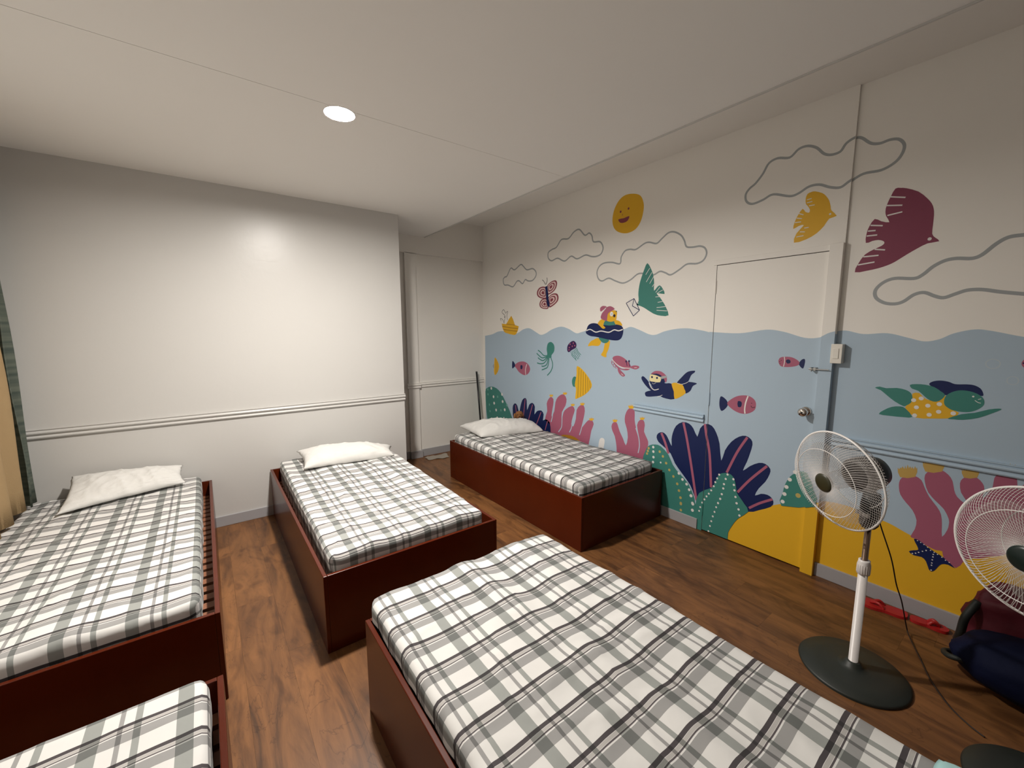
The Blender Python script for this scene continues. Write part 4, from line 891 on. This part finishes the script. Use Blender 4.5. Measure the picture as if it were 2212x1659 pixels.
# ------------------------------------------------------------------ flip-flops
def flipflop(loc, rz, L_, label, ty=0):
    r = empty('flip_flop', loc, rz); tag(r, label, 'slipper', 'red slippers by the baseboard')
    out = [(-.5, 0), (-.46, .16), (-.3, .21), (-.05, .19), (.2, .24), (.4, .2), (.5, .06), (.5, -.06), (.42, -.19), (.2, -.22), (-.05, -.17), (-.3, -.2), (-.46, -.15)]
    pts = catmull([(x*L_, y*L_) for x, y in out], True, 4); bm = bmesh.new()
    vb = [bm.verts.new((p[0], p[1], .001)) for p in pts]; vt = [bm.verts.new((p[0], p[1], .016)) for p in pts]; n = len(pts)
    bm.faces.new(vb[::-1]); bm.faces.new(vt)
    for i in range(n): bm.faces.new((vb[i], vb[(i+1) % n], vt[(i+1) % n], vt[i]))
    bobj('sole', bm, M['red'], r)
    bm = bmesh.new(); tube(bm, catmull([(-.02*L_, .13*L_, .014), (.1*L_, .09*L_, .034), (.27*L_, 0, .02)], False, 6), .008, 8); tube(bm, catmull([(-.02*L_, -.12*L_, .014), (.1*L_, -.08*L_, .034), (.27*L_, 0, .02)], False, 6), .008, 8); bobj('strap', bm, M['red'], r, True)
    return r
flipflop((2.925, .447, 0), R(99), .20, 'red rubber slipper against the baseboard, nearer the fan pole')
flipflop((2.944, .268, 0), R(-82), .145, 'red rubber slipper lying nearer the bags')
# ------------------------------------------------------------------ broom, paper, plush dog
br = empty('broom', (2.86, 4.52, 0)); tag(br, 'black broom handle leaning in the alcove corner', 'broom')
bm = bmesh.new(); tube(bm, [(0.0, -.03, .13), (-.012, .06, 1.0)], .0115, 14); bobj('handle', bm, M['black'], br, True)
bm = bmesh.new(); tube(bm, [(-.012, .06, 1.0), (-.0123, .0625, 1.025)], .0125, 14); bobj('grip_cap', bm, M['black'], br, True)
boxo('broom_head', (-.12, -.055, .09), (.12, -.005, .135), M['black'], br, .006)
b = boxo('bristles', (-.115, -.05, 0), (.115, -.01, .09), M['bristle'], br); b['kind'] = 'stuff'
bm = bmesh.new(); cs = [(2.06, 4.555), (2.36, 4.575), (2.33, 4.40), (2.08, 4.43)]; G = []
for j in range(9):
    row = []
    for i in range(13):
        u, v = i/12, j/8; x = (cs[0][0]*(1-u)+cs[1][0]*u)*(1-v)+(cs[3][0]*(1-u)+cs[2][0]*u)*v; y = (cs[0][1]*(1-u)+cs[1][1]*u)*(1-v)+(cs[3][1]*(1-u)+cs[2][1]*u)*v
        row.append(bm.verts.new((x+.01*math.sin(v*6), y+.012*math.sin(u*7), .006+.012*abs(noise.noise(Vector((x*14, y*14, 2)))))))
    G.append(row)
for A, B in zip(G, G[1:]):
    for i in range(12): bm.faces.new((A[i], A[i+1], B[i+1], B[i]))
bmesh.ops.solidify(bm, geom=bm.faces[:], thickness=.0012)
tag(bobj('paper_sheet', bm, M['paper'], None, True), 'crumpled white paper sheet on the floor in the alcove', 'paper')
pl = empty('plush_dog', (2.89, 3.72, .462)); tag(pl, 'small curly brown plush dog peeking over the pillow by the mural', 'plush toy')
bm = bmesh.new(); blob(bm, (0, 0, .03), (.05, .045, .045), 1, 1, 3, .1, 20); bobj('body', bm, M['plush'], pl, True)
bm = bmesh.new(); blob(bm, (0, 0, .115), (.052, .045, .045), 1, 1, 4, .12, 24); hd = bobj('head', bm, M['plush'], pl, True)
for s in (-1, 1):
    bm = bmesh.new(); blob(bm, (s*.05-.01, .005, .108), (.016, .014, .032), 1, 1, 6+s, .12, 14); bobj('ear', bm, M['plush'], hd, True)
fd = Vector((-.6, -.8, 0)); sd = Vector((.8, -.6, 0))
bm = bmesh.new(); c = fd*.045; blob(bm, (c.x, c.y, .105), (.02, .02, .016), 1, 1, 9, .05, 14); bobj('muzzle', bm, M['plush'], hd, True)
bm = bmesh.new(); c = fd*.064; blob(bm, (c.x, c.y, .110), (.007, .007, .006), 1, 1, 9, 0, 10); bobj('nose', bm, M['black'], hd, True)
for s in (-1, 1):
    bm = bmesh.new(); c = fd*.043+sd*s*.018; blob(bm, (c.x, c.y, .126), (.005, .005, .005), 1, 1, 9, 0, 10); bobj('eye', bm, M['black'], hd, True)
